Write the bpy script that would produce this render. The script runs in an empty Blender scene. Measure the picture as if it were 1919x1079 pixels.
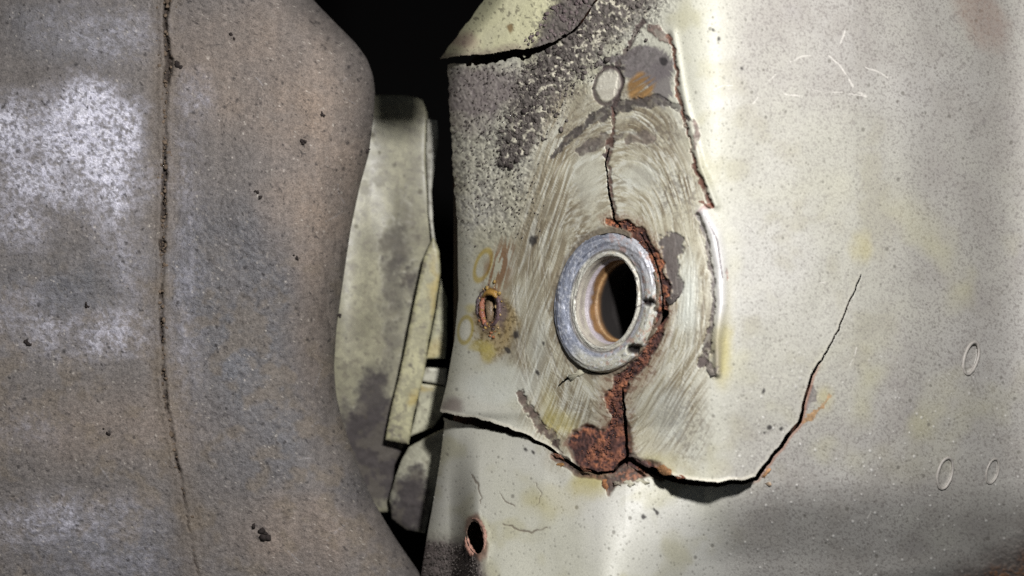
import bpy, math, time
import numpy as np
from mathutils import Vector

T0 = time.time()
sc = bpy.context.scene
# ---------------------------------------------------------------- camera, world, lamp, exposure
S = 0.00015            # metres per layout unit
DU = 2667.0            # camera distance from the reference plane, layout units (0.40 m)
CX, CY = 959.5, 539.5

cam_d = bpy.data.cameras.new("camera")
cam = bpy.data.objects.new("camera", cam_d)
sc.collection.objects.link(cam)
cam.location = (0, -DU * S, 0)
cam.rotation_euler = (math.radians(90), 0, 0)
cam_d.sensor_width = 36.0
cam_d.lens = 36.0 * DU / 1919.0
cam_d.clip_start = 0.005
cam_d.clip_end = 20.0
cam_d.dof.use_dof = True
cam_d.dof.focus_distance = (DU - 210) * S
cam_d.dof.aperture_fstop = 12.0
sc.camera = cam

world = bpy.data.worlds.new("World")
sc.world = world
world.use_nodes = True
bg = world.node_tree.nodes["Background"]
bg.inputs[0].default_value = (0.85, 0.92, 1.0, 1)
bg.inputs[1].default_value = 0.05


def lamp(name, x, y, h, tx, ty, th, power, size, spot, blend, col):
    d = bpy.data.lights.new(name, 'SPOT')
    d.energy = power
    d.shadow_soft_size = size
    d.spot_size = math.radians(spot)
    d.spot_blend = blend
    d.color = col
    o = bpy.data.objects.new(name, d)
    sc.collection.objects.link(o)
    p = Vector(((x - CX) * S, -h * S, (CY - y) * S))
    t = Vector(((tx - CX) * S, -th * S, (CY - ty) * S))
    o.location = p
    o.rotation_euler = (t - p).to_track_quat('-Z', 'Y').to_euler()
    return o


torch = lamp("inspection_torch", 1380, -230, 2200, 1150, 590, 250, 6.3, 0.010, 96, 1.0, (1.0, 0.985, 0.985))
vs = sc.view_settings
vs.view_transform = 'Standard'
vs.look = 'None'
vs.exposure = 0.0
vs.gamma = 1.0
sc.cycles.use_denoising = False
sc.cycles.max_bounces = 6

# ---------------------------------------------------------------- numeric helpers
RNG = np.random.RandomState(11)
TAB = [np.random.RandomState(100 + i).rand(256, 256).astype(np.float32) for i in range(12)]


def vnoise(x, y, k=0):
    xi = np.floor(x).astype(np.int64)
    yi = np.floor(y).astype(np.int64)
    fx = (x - xi).astype(np.float32)
    fy = (y - yi).astype(np.float32)
    fx = fx * fx * (3 - 2 * fx)
    fy = fy * fy * (3 - 2 * fy)
    t = TAB[k % 12]
    a, b = xi & 255, (xi + 1) & 255
    c, d = yi & 255, (yi + 1) & 255
    return (t[a, c] * (1 - fx) + t[b, c] * fx) * (1 - fy) + (t[a, d] * (1 - fx) + t[b, d] * fx) * fy


def fbm(x, y, size, octv=4, k=0, gain=0.5):
    """0..1 noise, feature size in layout units"""
    s = np.zeros(np.shape(x), np.float32)
    a, tot, f = 1.0, 0.0, 1.0 / size
    for i in range(octv):
        ca, sa = math.cos(0.7 * i + k), math.sin(0.7 * i + k)
        u = (x * ca - y * sa) * f + 17.3 * i + 5.1 * k
        v = (x * sa + y * ca) * f + 9.7 * i + 2.3 * k
        s += a * vnoise(u, v, k + i)
        tot += a
        a *= gain
        f *= 2.03
    return s / tot


def specks(X, Y, cell, prob, r0, r1, k=0, soft=0.8):
    """round specks scattered one per jittered cell, 0..1"""
    out = np.zeros(np.shape(X), np.float32)
    cx, cy = np.floor(X / cell).astype(np.int64), np.floor(Y / cell).astype(np.int64)
    ta, tb, tc, td = TAB[k % 12], TAB[(k + 1) % 12], TAB[(k + 2) % 12], TAB[(k + 3) % 12]
    for i in (-1, 0, 1):
        for j in (-1, 0, 1):
            a, b = (cx + i) & 255, (cy + j) & 255
            px, py = (cx + i + ta[a, b]) * cell, (cy + j + tb[a, b]) * cell
            rr = r0 + (r1 - r0) * td[a, b] ** 3
            d = np.hypot(X - px, (Y - py) * 0.9)
            m = np.clip((rr + soft - d) / (2 * soft), 0, 1) * (tc[a, b] < prob)
            out = np.maximum(out, m)
    return out


def ss(a, b, x):
    t = np.clip((x - a) / (b - a), 0, 1)
    return t * t * (3 - 2 * t)


def smooth_table(pts, r=12, lo=-400, hi=2400):
    p = np.array(pts, float)
    xs = np.arange(lo, hi)
    v = np.interp(xs, p[:, 0], p[:, 1])
    for q in range(2):
        ker = np.ones(2 * r + 1) / (2 * r + 1)
        v = np.convolve(np.pad(v, r, mode='edge'), ker, 'valid')
    return lambda x: np.interp(x, xs, v)


def rough_line(pts, jag, seed=0, n=2):
    r = np.random.RandomState(seed)
    p = [np.array(q, float) for q in pts]
    for k in range(n):
        o = [p[0]]
        for a, b in zip(p[:-1], p[1:]):
            m = (a + b) / 2
            d = b - a
            L = np.hypot(d[0], d[1]) + 1e-6
            nrm = np.array([-d[1], d[0]] + [0] * (len(a) - 2)) / L
            m = m + nrm * r.uniform(-1, 1) * jag * L
            o += [m, b]
        p = o
    return np.array(p)


def seg_dist(X, Y, pts, reach=60):
    """distance, value interpolated along the line (3rd column), side (+1 above), arc parameter"""
    pts = np.asarray(pts, float)
    N = X.size
    D = np.full(N, 1e4)
    V = np.zeros(N)
    SD = np.ones(N)
    bx = (X > pts[:, 0].min() - reach) & (X < pts[:, 0].max() + reach) & (Y > pts[:, 1].min() - reach) & (Y < pts[:, 1].max() + reach)
    idx = np.nonzero(bx)[0]
    if idx.size == 0:
        return D, V, SD
    x, y = X[idx], Y[idx]
    d = np.full(x.size, 1e4)
    v = np.zeros(x.size)
    s = np.ones(x.size)
    has = pts.shape[1] > 2
    for a, b in zip(pts[:-1], pts[1:]):
        m = (x > min(a[0], b[0]) - reach) & (x < max(a[0], b[0]) + reach) & (y > min(a[1], b[1]) - reach) & (y < max(a[1], b[1]) + reach)
        j = np.nonzero(m)[0]
        if j.size == 0:
            continue
        dx, dy = b[0] - a[0], b[1] - a[1]
        L2 = dx * dx + dy * dy + 1e-9
        t = np.clip(((x[j] - a[0]) * dx + (y[j] - a[1]) * dy) / L2, 0, 1)
        ex, ey = x[j] - a[0] - t * dx, y[j] - a[1] - t * dy
        dd = np.hypot(ex, ey)
        up = dd < d[j]
        jj = j[up]
        d[jj] = dd[up]
        if has:
            v[jj] = a[2] + (b[2] - a[2]) * t[up]
        cr = dx * ey - dy * ex
        s[jj] = np.where(cr[up] > 0, -1.0, 1.0)
    D[idx], V[idx], SD[idx] = d, v, s
    return D, V, SD


def ell(x, y, cx, cy, rx, ry, lean=0.0):
    """approx signed distance to an ellipse leaning right at its top by lean; negative inside"""
    u = (x - cx + lean * (y - cy)) / rx
    v = (y - cy) / ry
    q = np.sqrt(u * u + v * v) + 1e-6
    return (q - 1) * min(rx, ry)


def poly_sd(X, Y, pts):
    """signed distance to polygon, positive inside"""
    pts = np.asarray(pts, float)
    q = np.vstack([pts, pts[:1]])
    D = np.full(X.size, 1e9)
    ins = np.zeros(X.size, bool)
    for a, b in zip(q[:-1], q[1:]):
        dx, dy = b[0] - a[0], b[1] - a[1]
        t = np.clip(((X - a[0]) * dx + (Y - a[1]) * dy) / (dx * dx + dy * dy + 1e-9), 0, 1)
        D = np.minimum(D, np.hypot(X - a[0] - t * dx, Y - a[1] - t * dy))
        c = (a[1] > Y) != (b[1] > Y)
        xi = a[0] + (Y - a[1]) / (dy if abs(dy) > 1e-9 else 1e-9) * dx
        ins ^= c & (X < xi)
    return np.where(ins, D, -D)


def w3(x, y, h):
    k = (DU - h) / DU
    return np.stack([(x - CX) * S * k, -h * S, (CY - y) * S * k], -1)


def lin(r, g, b):
    c = np.array([r, g, b], float) / 255
    return np.where(c <= 0.04045, c / 12.92, ((c + 0.055) / 1.055) ** 2.4)


class Paint:
    def __init__(self, n, col, rough=0.6):
        self.c = np.tile(np.array(col, np.float32), (n, 1))
        self.r = np.full(n, rough, np.float32)
        self.m = np.zeros(n, np.float32)
        self.h = np.zeros(n, np.float32)

    def lay(self, mask, col, rough=None, metal=None):
        m = np.clip(mask, 0, 1).astype(np.float32)
        col = np.asarray(col, np.float32)
        self.c += (col - self.c) * m[:, None]
        if rough is not None:
            self.r += (rough - self.r) * m
        if metal is not None:
            self.m += (metal - self.m) * m

    def mul(self, f):
        self.c *= np.asarray(f, np.float32)[:, None]


# ---------------------------------------------------------------- materials
def surf_mat(name, grain=1.0, grain_mm=0.5, bump=0.35, spec=0.5, mottling=0.25):
    m = bpy.data.materials.new(name)
    m.use_nodes = True
    nt = m.node_tree
    N, L = nt.nodes, nt.links
    bs = N["Principled BSDF"]
    at = N.new("ShaderNodeAttribute"); at.attribute_name = "albedo"
    am = N.new("ShaderNodeAttribute"); am.attribute_name = "metal"
    tc = N.new("ShaderNodeTexCoord")
    n1 = N.new("ShaderNodeTexNoise"); n1.inputs["Scale"].default_value = 1.0 / (grain_mm * 0.001); n1.inputs["Detail"].default_value = 3.0
    n2 = N.new("ShaderNodeTexNoise"); n2.inputs["Scale"].default_value = 1.0 / (grain_mm * 0.006); n2.inputs["Detail"].default_value = 5.0
    L.new(tc.outputs["Object"], n1.inputs["Vector"])
    L.new(tc.outputs["Object"], n2.inputs["Vector"])
    mr = N.new("ShaderNodeMapRange")
    mr.inputs["From Min"].default_value = 0.25; mr.inputs["From Max"].default_value = 0.75
    mr.inputs["To Min"].default_value = 1 - mottling * grain; mr.inputs["To Max"].default_value = 1 + mottling * grain
    L.new(n1.outputs["Fac"], mr.inputs["Value"])
    mx = N.new("ShaderNodeVectorMath"); mx.operation = 'SCALE'
    L.new(at.outputs["Color"], mx.inputs[0]); L.new(mr.outputs[0], mx.inputs["Scale"])
    L.new(mx.outputs[0], bs.inputs["Base Color"])
    ra = N.new("ShaderNodeMath"); ra.operation = 'MULTIPLY_ADD'
    L.new(n2.outputs["Fac"], ra.inputs[0]); ra.inputs[1].default_value = 0.24
    sb = N.new("ShaderNodeMath"); sb.operation = 'SUBTRACT'; sb.inputs[1].default_value = 0.12
    L.new(at.outputs["Alpha"], sb.inputs[0]); L.new(sb.outputs[0], ra.inputs[2]); ra.use_clamp = True
    L.new(ra.outputs[0], bs.inputs["Roughness"])
    L.new(am.outputs["Fac"], bs.inputs["Metallic"])
    bp = N.new("ShaderNodeBump"); bp.inputs["Strength"].default_value = bump; bp.inputs["Distance"].default_value = grain_mm * 0.0006
    L.new(n1.outputs["Fac"], bp.inputs["Height"]); L.new(bp.outputs[0], bs.inputs["Normal"])
    bs.inputs["Specular IOR Level"].default_value = spec
    return m


M_PANEL = surf_mat("aged_cream_paint", 1.0, 0.34, 0.14, 0.45, 0.15)
M_TANK = surf_mat("dusty_moulded_plastic", 1.0, 0.36, 0.8, 0.5, 0.42)
M_GRIT = surf_mat("dry_road_dirt", 1.0, 0.3, 0.6, 0.2, 0.35)
M_RAIL = surf_mat("old_cream_enamel", 1.0, 0.6, 0.08, 0.4, 0.12)
M_RUST = surf_mat("flaking_rust", 1.0, 0.35, 0.8, 0.25, 0.4)
M_RING = surf_mat("worn_zinc_collar", 1.0, 0.3, 0.45, 0.5, 0.25)


def make_mesh(name, verts, faces, mat, parent=None, col=None, rough=None, metal=None, smooth=True):
    me = bpy.data.meshes.new(name)
    verts = np.asarray(verts, np.float32).reshape(-1, 3)
    faces = np.asarray(faces, np.int32)
    k = faces.shape[1]
    me.vertices.add(len(verts)); me.vertices.foreach_set("co", verts.ravel())
    me.loops.add(faces.size); me.loops.foreach_set("vertex_index", faces.ravel())
    me.polygons.add(len(faces))
    me.polygons.foreach_set("loop_start", np.arange(0, faces.size, k, dtype=np.int32))
    me.polygons.foreach_set("loop_total", np.full(len(faces), k, np.int32))
    if smooth:
        me.polygons.foreach_set("use_smooth", np.ones(len(faces), bool))
    me.update(calc_edges=True)
    n = len(verts)
    a = me.attributes.new("albedo", 'FLOAT_COLOR', 'POINT')
    rg = np.ones((n, 4), np.float32)
    rg[:, :3] = np.clip(np.asarray(col, np.float32), 0.004, 0.92)
    rg[:, 3] = 0.7 if rough is None else rough
    a.data.foreach_set("color", rg.ravel())
    b = me.attributes.new("metal", 'FLOAT', 'POINT')
    b.data.foreach_set("value", np.zeros(n, np.float32) if metal is None else np.asarray(metal, np.float32) * np.ones(n, np.float32))
    me.materials.append(mat)
    o = bpy.data.objects.new(name, me)
    sc.collection.objects.link(o)
    if parent is not None:
        o.parent = parent
    return o


def thing(name, label, cat, group=None):
    o = bpy.data.objects.new(name, None)
    sc.collection.objects.link(o)
    tag(o, label, cat, group)
    o.empty_display_size = 0.01
    return o


def tag(o, label=None, cat=None, group=None, kind=None):
    if label: o["label"] = label
    if cat: o["category"] = cat
    if group: o["group"] = group
    if kind: o["kind"] = kind
    return o


def sheet(name, bounds, sp, sdf, depth, paint, thick, mat, parent=None, rim_col=(0.10, 0.055, 0.035), slit=None):
    """a dense clipped sheet; sdf > 0 is metal. slit(X,Y) -> distance, side, half width for tears inside the sheet"""
    x0, y0, x1, y1 = bounds
    nx, ny = int((x1 - x0) / sp) + 1, int((y1 - y0) / sp) + 1
    gx, gy = np.meshgrid(np.linspace(x0, x1, nx), np.linspace(y0, y1, ny))
    X, Y = gx.ravel(), gy.ravel()
    f = sdf(X, Y)
    F = f.reshape(ny, nx)
    dFy, dFx = np.gradient(F, (y1 - y0) / (ny - 1), (x1 - x0) / (nx - 1))
    g = np.clip(np.hypot(dFx, dFy), 0.3, None).ravel()
    ins = f > 0
    near = (~ins) & (f > -1.6 * sp)
    ok = ins | near
    mv = np.where(near, -f, 0) / g / g
    X2, Y2 = X + mv * dFx.ravel(), Y + mv * dFy.ravel()
    idx = np.arange(nx * ny).reshape(ny, nx)
    q = np.stack([idx[:-1, :-1], idx[1:, :-1], idx[1:, 1:], idx[:-1, 1:]], -1).reshape(-1, 4)
    keep = ok[q].all(1) & ins[q].any(1)
    if slit is not None:
        for d, s, w in slit(X, Y):
            cl = (d < 8)[q].all(1) & (s[q].max(1) != s[q].min(1)) & (w[q].max(1) > 0.6)
            keep &= ~cl
    q = q[keep]
    used = np.zeros(nx * ny, bool)
    used[q.ravel()] = True
    re = np.cumsum(used) - 1
    q = re[q]
    X2, Y2, Xo, Yo = X2[used], Y2[used], X[used], Y[used]
    p = paint(X2, Y2, Xo, Yo)
    H = depth(X2, Y2, Xo, Yo) + p.h
    V = w3(X2, Y2, H)
    # rim: thickness of the metal at every free edge
    e = np.concatenate([q[:, [0, 1]], q[:, [1, 2]], q[:, [2, 3]], q[:, [3, 0]]])
    es = np.sort(e, 1)
    key = es[:, 0].astype(np.int64) * len(X2) + es[:, 1]
    _, inv, cnt = np.unique(key, return_inverse=True, return_counts=True)
    be = e[cnt[inv] == 1]
    bv = np.unique(be)
    mp = np.full(len(X2), -1)
    mp[bv] = len(X2) + np.arange(len(bv))
    mp2 = mp + len(bv)
    k = len(bv)
    V1 = w3(X2[bv], Y2[bv], H[bv] - 0.6)
    V2 = w3(X2[bv], Y2[bv], H[bv] - thick)
    fr = np.stack([be[:, 1], be[:, 0], mp[be[:, 0]], mp[be[:, 1]]], 1)
    fr2 = np.stack([mp[be[:, 1]], mp[be[:, 0]], mp2[be[:, 0]], mp2[be[:, 1]]], 1)
    n3 = fbm(X2[bv], Y2[bv], 12, 2, 4)[:, None]
    rc = np.asarray(rim_col)[None, :] * (0.5 + 1.1 * n3)
    col = np.concatenate([p.c, 0.5 * p.c[bv] + 0.5 * rc, rc])
    rough = np.concatenate([p.r, np.full(2 * k, 0.8)])
    metal = np.concatenate([p.m, np.zeros(2 * k)])
    o = make_mesh(name, np.concatenate([V, V1, V2]), np.concatenate([q, fr, fr2]), mat, parent, col, rough, metal)
    return o


# ---------------------------------------------------------------- the form of the cracked rail
PROF = smooth_table([(700, -420), (800, -190), (826, -70), (842, -8), (860, 28), (900, 76), (950, 126), (1000, 170), (1050, 212), (1100, 254), (1150, 297),
                     (1200, 340), (1250, 383), (1285, 410), (1310, 424), (1340, 430), (1380, 425), (1420, 414), (1500, 388), (1600, 346), (1700, 286), (1800, 204),
                     (1862, 146), (1890, 126), (1919, 122), (1980, 140)], 13)
EDGE = smooth_table([(-60, 842), (110, 838), (200, 842), (330, 850), (420, 857), (560, 859), (640, 851), (720, 837), (775, 823), (786, 834), (860, 825),
                     (940, 812), (1000, 801), (1079, 789), (1140, 780)], 5)
DOWN = smooth_table([(-200, -60), (0, 0), (200, 14), (600, 14), (760, 2), (860, -14), (950, -40), (1020, -72), (1100, -125), (1200, -220)], 24)

CR = [(812, 774, 5), (835, 778, 5), (860, 785, 6), (905, 795, 8), (950, 806, 6), (985, 816, 3.2), (1020, 834, 3), (1050, 858, 3.4), (1085, 879, 3.6), (1120, 887, 3.2),
      (1150, 884, 2.2), (1172, 862, 4), (1185, 861, 5), (1215, 879, 6), (1250, 893, 6.5), (1300, 904, 5), (1345, 908, 4), (1390, 904, 4), (1418, 896, 4), (1440, 866, 3.6),
      (1470, 826, 3.8), (1498, 792, 3.6), (1505, 760, 2.6), (1518, 715, 2.4), (1540, 675, 1.7), (1560, 640, 1.2), (1580, 595, 1.1), (1600, 550, 0.9), (1612, 520, 0.7), (1622, 493, 0.2)]
CRACK = rough_line(CR, 0.075, 3, 2)
LIFT = np.array([(812, 16, 22), (860, 16, 26), (950, 12, 20), (1020, 4, 6), (1120, 5, 4), (1172, 6, 6), (1215, 12, 22), (1270, 20, 46), (1320, 22, 52), (1380, 20, 34),
                 (1418, 14, 18), (1470, 9, 7), (1505, 6, 4), (1560, 3, 1), (1600, 1, 0), (1622, 0, 0), (1900, 0, 0)])
CRACK_V = rough_line([(1166, 722, 0.3), (1168, 735, 1.6), (1171, 765, 2.2), (1172, 790, 3.4), (1173, 810, 2.8), (1174, 835, 3.0), (1175, 866, 3.0)], 0.06, 8, 2)
CRACK_U = rough_line([(1162, 424, 2.2), (1150, 408, 2.0), (1146, 380, 2.0), (1139, 345, 1.5), (1136, 315, 1.1), (1139, 288, 0.9), (1142, 262, 0.2)], 0.08, 12, 2)
CRACK_R = rough_line([(1046, 724, 0.5), (1062, 710, 2.0), (1084, 698, 2.6), (1098, 694, 2.0), (1118, 698, 1.4), (1134, 699, 1.0)], 0.08, 5, 2)
TOPGAP = rough_line([(760, 118, 9), (835, 112, 12), (880, 106, 15), (940, 99, 15), (990, 94, 14), (1012, 89, 9), (1040, 80, 3.5), (1075, 56, 3), (1100, 25, 3), (1116, 0, 3), (1140, -60, 3)], 0.05, 21, 2)
CRACK_C = rough_line([(1202, 440, 0.6), (1216, 462, 1.6), (1230, 495, 2.0), (1238, 530, 2.0), (1241, 560, 2.0), (1242, 580, 2.6), (1248, 586, 6), (1240, 598, 5.5), (1228, 612, 2.5)], 0.05, 15, 2)
CRACK_D = rough_line([(1196, 650, 5), (1188, 664, 7), (1182, 672, 5)], 0.06, 16, 2)
HOLE = (1137, 564)


def crack_lift(X, Y):
    d, _, s = seg_dist(X, Y, CRACK, 220)
    up = np.interp(X, LIFT[:, 0], LIFT[:, 1])
    dn = np.interp(X, LIFT[:, 0], LIFT[:, 2])
    return np.where(s > 0, up * np.exp(-d / 55), -dn * np.exp(-d / 110))


def base_h(X, Y):
    e = EDGE(Y)
    w = 1 - ss(880, 1080, X)
    x = X - (e - 842) * w
    h = PROF(x)
    h = h + DOWN(Y) * ss(1050, 1330, X) + DOWN(Y) * 0.25 * (1 - ss(1050, 1330, X))
    # lower right: the rail rolls away past a soft ridge
    low = ss(900, 1060, Y)
    h = h - low * 46 * ss(1225, 1370, X)
    h = h + 0.52 * np.clip(Y - 800, 0, 400) * (1 - ss(1120, 1330, X)) * ss(840, 900, X)
    h = h - 44 * ss(0, 110, (X - 1700) * 0.24 + (Y - 1058) * 0.95 + 26 * (fbm(X, Y, 60, 2, 4) - 0.5))
    # softly hammered sheet
    h = h + 7 * (fbm(X, Y, 170, 2, 3) - 0.5) + 3.0 * (fbm(X, Y, 55, 2, 7) - 0.5)
    # raised dome around the collar, dished slightly inside
    dd = np.hypot((X - HOLE[0]) / 150, (Y - HOLE[1]) / 215)
    h = h + 9 * np.exp(-((dd - 0.75) / 0.28) ** 2) * (Y > 0)
    # pressed step of the reinforcement above the collar
    return h


def rail_depth(X2, Y2, X, Y):
    return base_h(X2, Y2) + crack_lift(X, Y)


def rail_sdf(X, Y):
    f = X - EDGE(Y) + 5.0 * (fbm(X, Y, 9, 2, 5) - 0.5) * (Y < 420)
    for L in (CRACK, CRACK_V, CRACK_U, CRACK_R, CRACK_C, CRACK_D):
        d, w, s = seg_dist(X, Y, L, 30)
        n = 0.75 + 0.5 * fbm(X, Y, 7, 2, 2)
        f = np.minimum(f, d - w * n)
    d, w, s = seg_dist(X, Y, TOPGAP, 400)
    f = np.minimum(f, np.where((s < 0) | (d > 390), d - w * (0.5 + fbm(X, Y, 8, 2, 6)), -d - w))
    wob = 5 * (fbm(X, Y, 9, 2, 9) - 0.5)
    f = np.minimum(f, ell(X, Y, 1137, 564, 92, 128, 0.08))
    f = np.minimum(f, ell(X, Y, 917, 577, 11, 27, 0.02) + wob)
    f = np.minimum(f, ell(X, Y, 891, 1008, 15, 30, -0.12) + wob * 0.6)
    return f


def upper_sdf(X, Y):
    d, w, s = seg_dist(X, Y, TOPGAP, 500)
    f = np.where(s > 0, d - 1.0 - 3.0 * fbm(X, Y, 8, 2, 6) * (w > 3.2), -d)
    edge = 908 - 0.76 * np.clip(Y, -60, 112) + 6 * (fbm(X, Y, 20, 2, 3) - 0.5)
    return np.minimum(f, X - edge)


def upper_depth(X2, Y2, X, Y):
    h = base_h(np.maximum(X2, 905), np.maximum(Y2, 60)) - 0.95 * np.clip(905 - X2, 0, 200)
    d, w, s = seg_dist(X, Y, TOPGAP, 400)
    li = np.interp(X, [800, 1000, 1060, 1120], [34, 30, 12, 6])
    t = 42 - (X2 - (908 - 0.76 * Y2))   # the flank rolls away at its left edge
    roll = np.where(t > 0, -(t ** 2) / 26.0, 0)
    return h + li * np.exp(-d / 120) + roll


# ---------------------------------------------------------------- colours of the rail
CREAM = lin(184, 183, 168)
PALE = lin(196, 195, 186)
OLIVE = lin(168, 164, 134)
FILM = lin(156, 152, 147)
DIRT = lin(92, 86, 81)
DIRTD = lin(74, 68, 66)
SOOT = lin(40, 36, 37)
RUSTO = lin(158, 102, 72)
RUSTR = lin(102, 66, 55)
RUSTD = lin(56, 38, 37)
YEL = lin(186, 160, 62)


def rail_paint(X, Y, Xo, Yo):
    n = X.size
    p = Paint(n, CREAM, 0.5)
    wx = X + 16 * (fbm(X, Y, 22, 3, 1) - 0.5)
    wy = Y + 16 * (fbm(X, Y, 22, 3, 2) - 0.5)
    big = fbm(X, Y, 230, 3, 4)
    mid = fbm(X, Y, 60, 3, 5)
    fine = fbm(X, Y, 5.0, 2, 6)
    grit = fbm(X, Y, 2.8, 2, 8, 0.7)
    grit2 = fbm(X, Y, 5.0, 3, 9, 0.65)
    p.lay(ss(0.35, 0.75, big), PALE)
    p.lay(0.55 * ss(0.48, 0.75, mid), OLIVE)
    # dust film, upper and lower right; light falloff to the far right painted in
    right = ss(1300, 1420, X)
    film = right * np.clip(0.46 + 1.0 * np.exp(-((wx - 1560) / 240) ** 2 - ((wy - 60) / 120) ** 2) + 0.75 * ss(1600, 1850, wx) + 0.75 * ss(640, 1000, wy + 0.45 * (wx - 1500)), 0, 0.9)
    p.lay(film * (0.55 + 0.6 * mid), FILM, 0.6)
    p.lay(0.5 * ss(0.55, 0.70, grit) * (0.3 + film) * right, lin(122, 116, 112))
    p.lay(right * 0.4 * ss(0.5, 0.8, fbm(X, Y, 110, 3, 10)) * ss(250, 500, Y) * (1 - ss(800, 950, Y)), lin(184, 180, 140))
    # pinprick pits and pale nibs
    pit = np.maximum(0.8 * specks(X, Y, 7.5, 0.5, 0.3, 2.0, 3), specks(X, Y, 31, 0.45, 0.8, 3.6, 6))
    p.lay(0.62 * pit, lin(92, 88, 80), 0.8)
    p.h -= 0.7 * pit
    wp = specks(X + 400, Y + 90, 15, 0.42, 0.4, 2.4, 8) * right * (0.15 + 0.85 * ss(560, 860, Y))
    p.lay(0.55 * wp, lin(226, 224, 218), 0.3)
    p.h += 1.5 * wp
    # orange peel relief
    p.h += 0.45 * (fine - 0.5) * (0.4 + 0.6 * right)

    # granular crust on the left flank
    gr = (1 - ss(985, 1075, wx + 0.10 * (wy - 250))) * (1 - ss(380, 520, wy))
    gr = gr * ss(100, 130, Y)
    p.lay(gr * 0.4, lin(146, 141, 128), 0.7)
    p.h += gr * 6.5 * (0.5 - grit2)
    p.lay(gr * 0.5 * ss(0.53, 0.66, grit2 + 0.03 * (1 - ss(150, 430, Y))), DIRTD, 0.85)
    p.lay(gr * 0.6 * ss(0.50, 0.40, grit2), lin(194, 191, 172))
    sm = ss(24, -14, ell(wx, wy, 905, 165, 80, 36)) + 0.6 * ss(20, -10, ell(wx, wy, 885, 210, 42, 40))
    p.lay(0.85 * np.clip(sm, 0, 1) * (0.65 + 0.5 * mid), lin(118, 108, 108), 0.8)
    # caked dirt band running down from the top
    d, v, s = seg_dist(wx, wy, [(1185, -40, 60), (1150, 10, 56), (1100, 62, 50), (1050, 120, 52), (1010, 180, 46), (985, 235, 36), (962, 280, 26), (945, 305, 12)], 170)
    band = ss(1.3, 0.45, d / np.maximum(v, 5) + 0.9 * (grit2 - 0.5) + 0.5 * (mid - 0.5))
    halo = ss(2.1, 0.8, d / np.maximum(v, 5) + 0.8 * (mid - 0.5)) * ss(0.50, 0.60, grit2)
    p.lay(0.85 * halo, DIRTD, 0.9)
    p.h += halo * 2.5
    p.lay(band, DIRT[None, :] * (0.45 + 1.1 * fbm(X, Y, 6, 3, 7))[:, None], 0.95)
    p.h += band * (3 + 15 * (fbm(X, Y, 9, 3, 4, 0.6) - 0.35))
    pl = band * ss(0.56, 0.66, fbm(X, Y, 7, 2, 1) + 0.12 * (mid - 0.5))
    p.lay(0.85 * pl, lin(190, 185, 166))

    # swept, scoured field around the collar
    ex, ey = (X - 1142) / 178.0, (Y - 560) / np.where(Y < 560, 365.0, 300.0)
    rr = np.hypot(ex, ey)
    th = np.arctan2(ey, ex)
    swirl = rr + 0.05 * np.sin(3 * th + 1) + 0.10 * (fbm(X, Y, 150, 2, 2) - 0.5) + 0.03 * (fbm(X, Y, 45, 2, 4) - 0.5)
    th2 = th + 0.5 * (fbm(X, Y, 90, 2, 5) - 0.5)
    sw2 = swirl + 0.10 * th2            # second set of strokes crosses the first at a shallow angle
    st1 = 0.55 * fbm(swirl * 620, th2 * 60 + 3, 9, 3, 3, 0.65) + 0.45 * fbm(sw2 * 700 + 300, th2 * 52, 8, 3, 10, 0.65)
    st1 = 0.5 + (st1 - 0.5) * 1.75 + 0.16 * (fbm(X, Y, 70, 3, 8) - 0.5)
    st2 = 0.5 * fbm(swirl * 700 + 77, th2 * 80, 26, 3, 6, 0.55) + 0.5 * fbm(X, Y, 60, 3, 11)
    # steeper parallel wipes on the left
    st3 = fbm((X + 0.34 * (Y - 500)) * 1.5 + 14 * fbm(X, Y, 90, 2, 7), (Y - 0.34 * X) * 0.07, 4.6, 3, 1, 0.6)
    st4 = fbm((X + 0.62 * (Y - 700)) * 1.5 + 20 * fbm(X, Y, 110, 2, 9), (Y - 0.62 * X) * 0.06, 4.4, 3, 5, 0.65)
    pw = fbm(X, Y, 75, 3, 1)
    k3 = ss(0.0, 0.16, (1 - ss(1030, 1110, X)) * 0.5 + pw - 0.62)
    k4 = ss(0.0, 0.10, ss(1150, 1230, X) * ss(600, 680, Y) * 0.6 + fbm(X, Y, 85, 3, 6) - 0.66)
    st1 = st1 * (1 - k3) + (0.5 + (st3 - 0.5) * 1.5) * k3
    st1 = st1 * (1 - k4) + (0.5 + (st4 - 0.5) * 1.5) * k4
    st1 = 0.5 + (st1 - 0.5) * (0.35 + 1.15 * ss(0.36, 0.62, fbm(X, Y, 42, 3, 3)))
    fld = ss(1.26, 0.98, rr + 0.22 * (mid - 0.5)) * ss(70, 150, Y + 0.35 * (1140 - X)) * ss(930, 985, X + 0.25 * (Y - 500)) * (1 - ss(1322, 1345, X))
    fld = np.clip(fld, 0, 1)
    p.lay(fld * 0.85, lin(184, 179, 157), 0.55)
    p.lay(fld * 0.62 * ss(0.46, 0.70, st1), lin(124, 112, 88), 0.6)
    p.lay(fld * 0.55 * ss(0.52, 0.68, st2), lin(112, 98, 76), 0.6)
    p.lay(fld * 0.7 * ss(0.48, 0.30, st1), lin(202, 201, 188), 0.5)
    lf = fld * (1 - ss(1040, 1090, X))
    p.lay(lf * 0.4 * ss(0.46, 0.62, st3), lin(136, 124, 100), 0.6)
    p.h += fld * (0.9 * (st1 - 0.5) + 0.8 * (st2 - 0.5))
    # single wipe strokes and scratches, each its own arc
    rs = np.random.RandomState(5)
    fi = np.nonzero(fld > 0.15)[0]
    fx, fy = X[fi], Y[fi]
    lt, dk = np.zeros(fi.size), np.zeros(fi.size)
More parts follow.
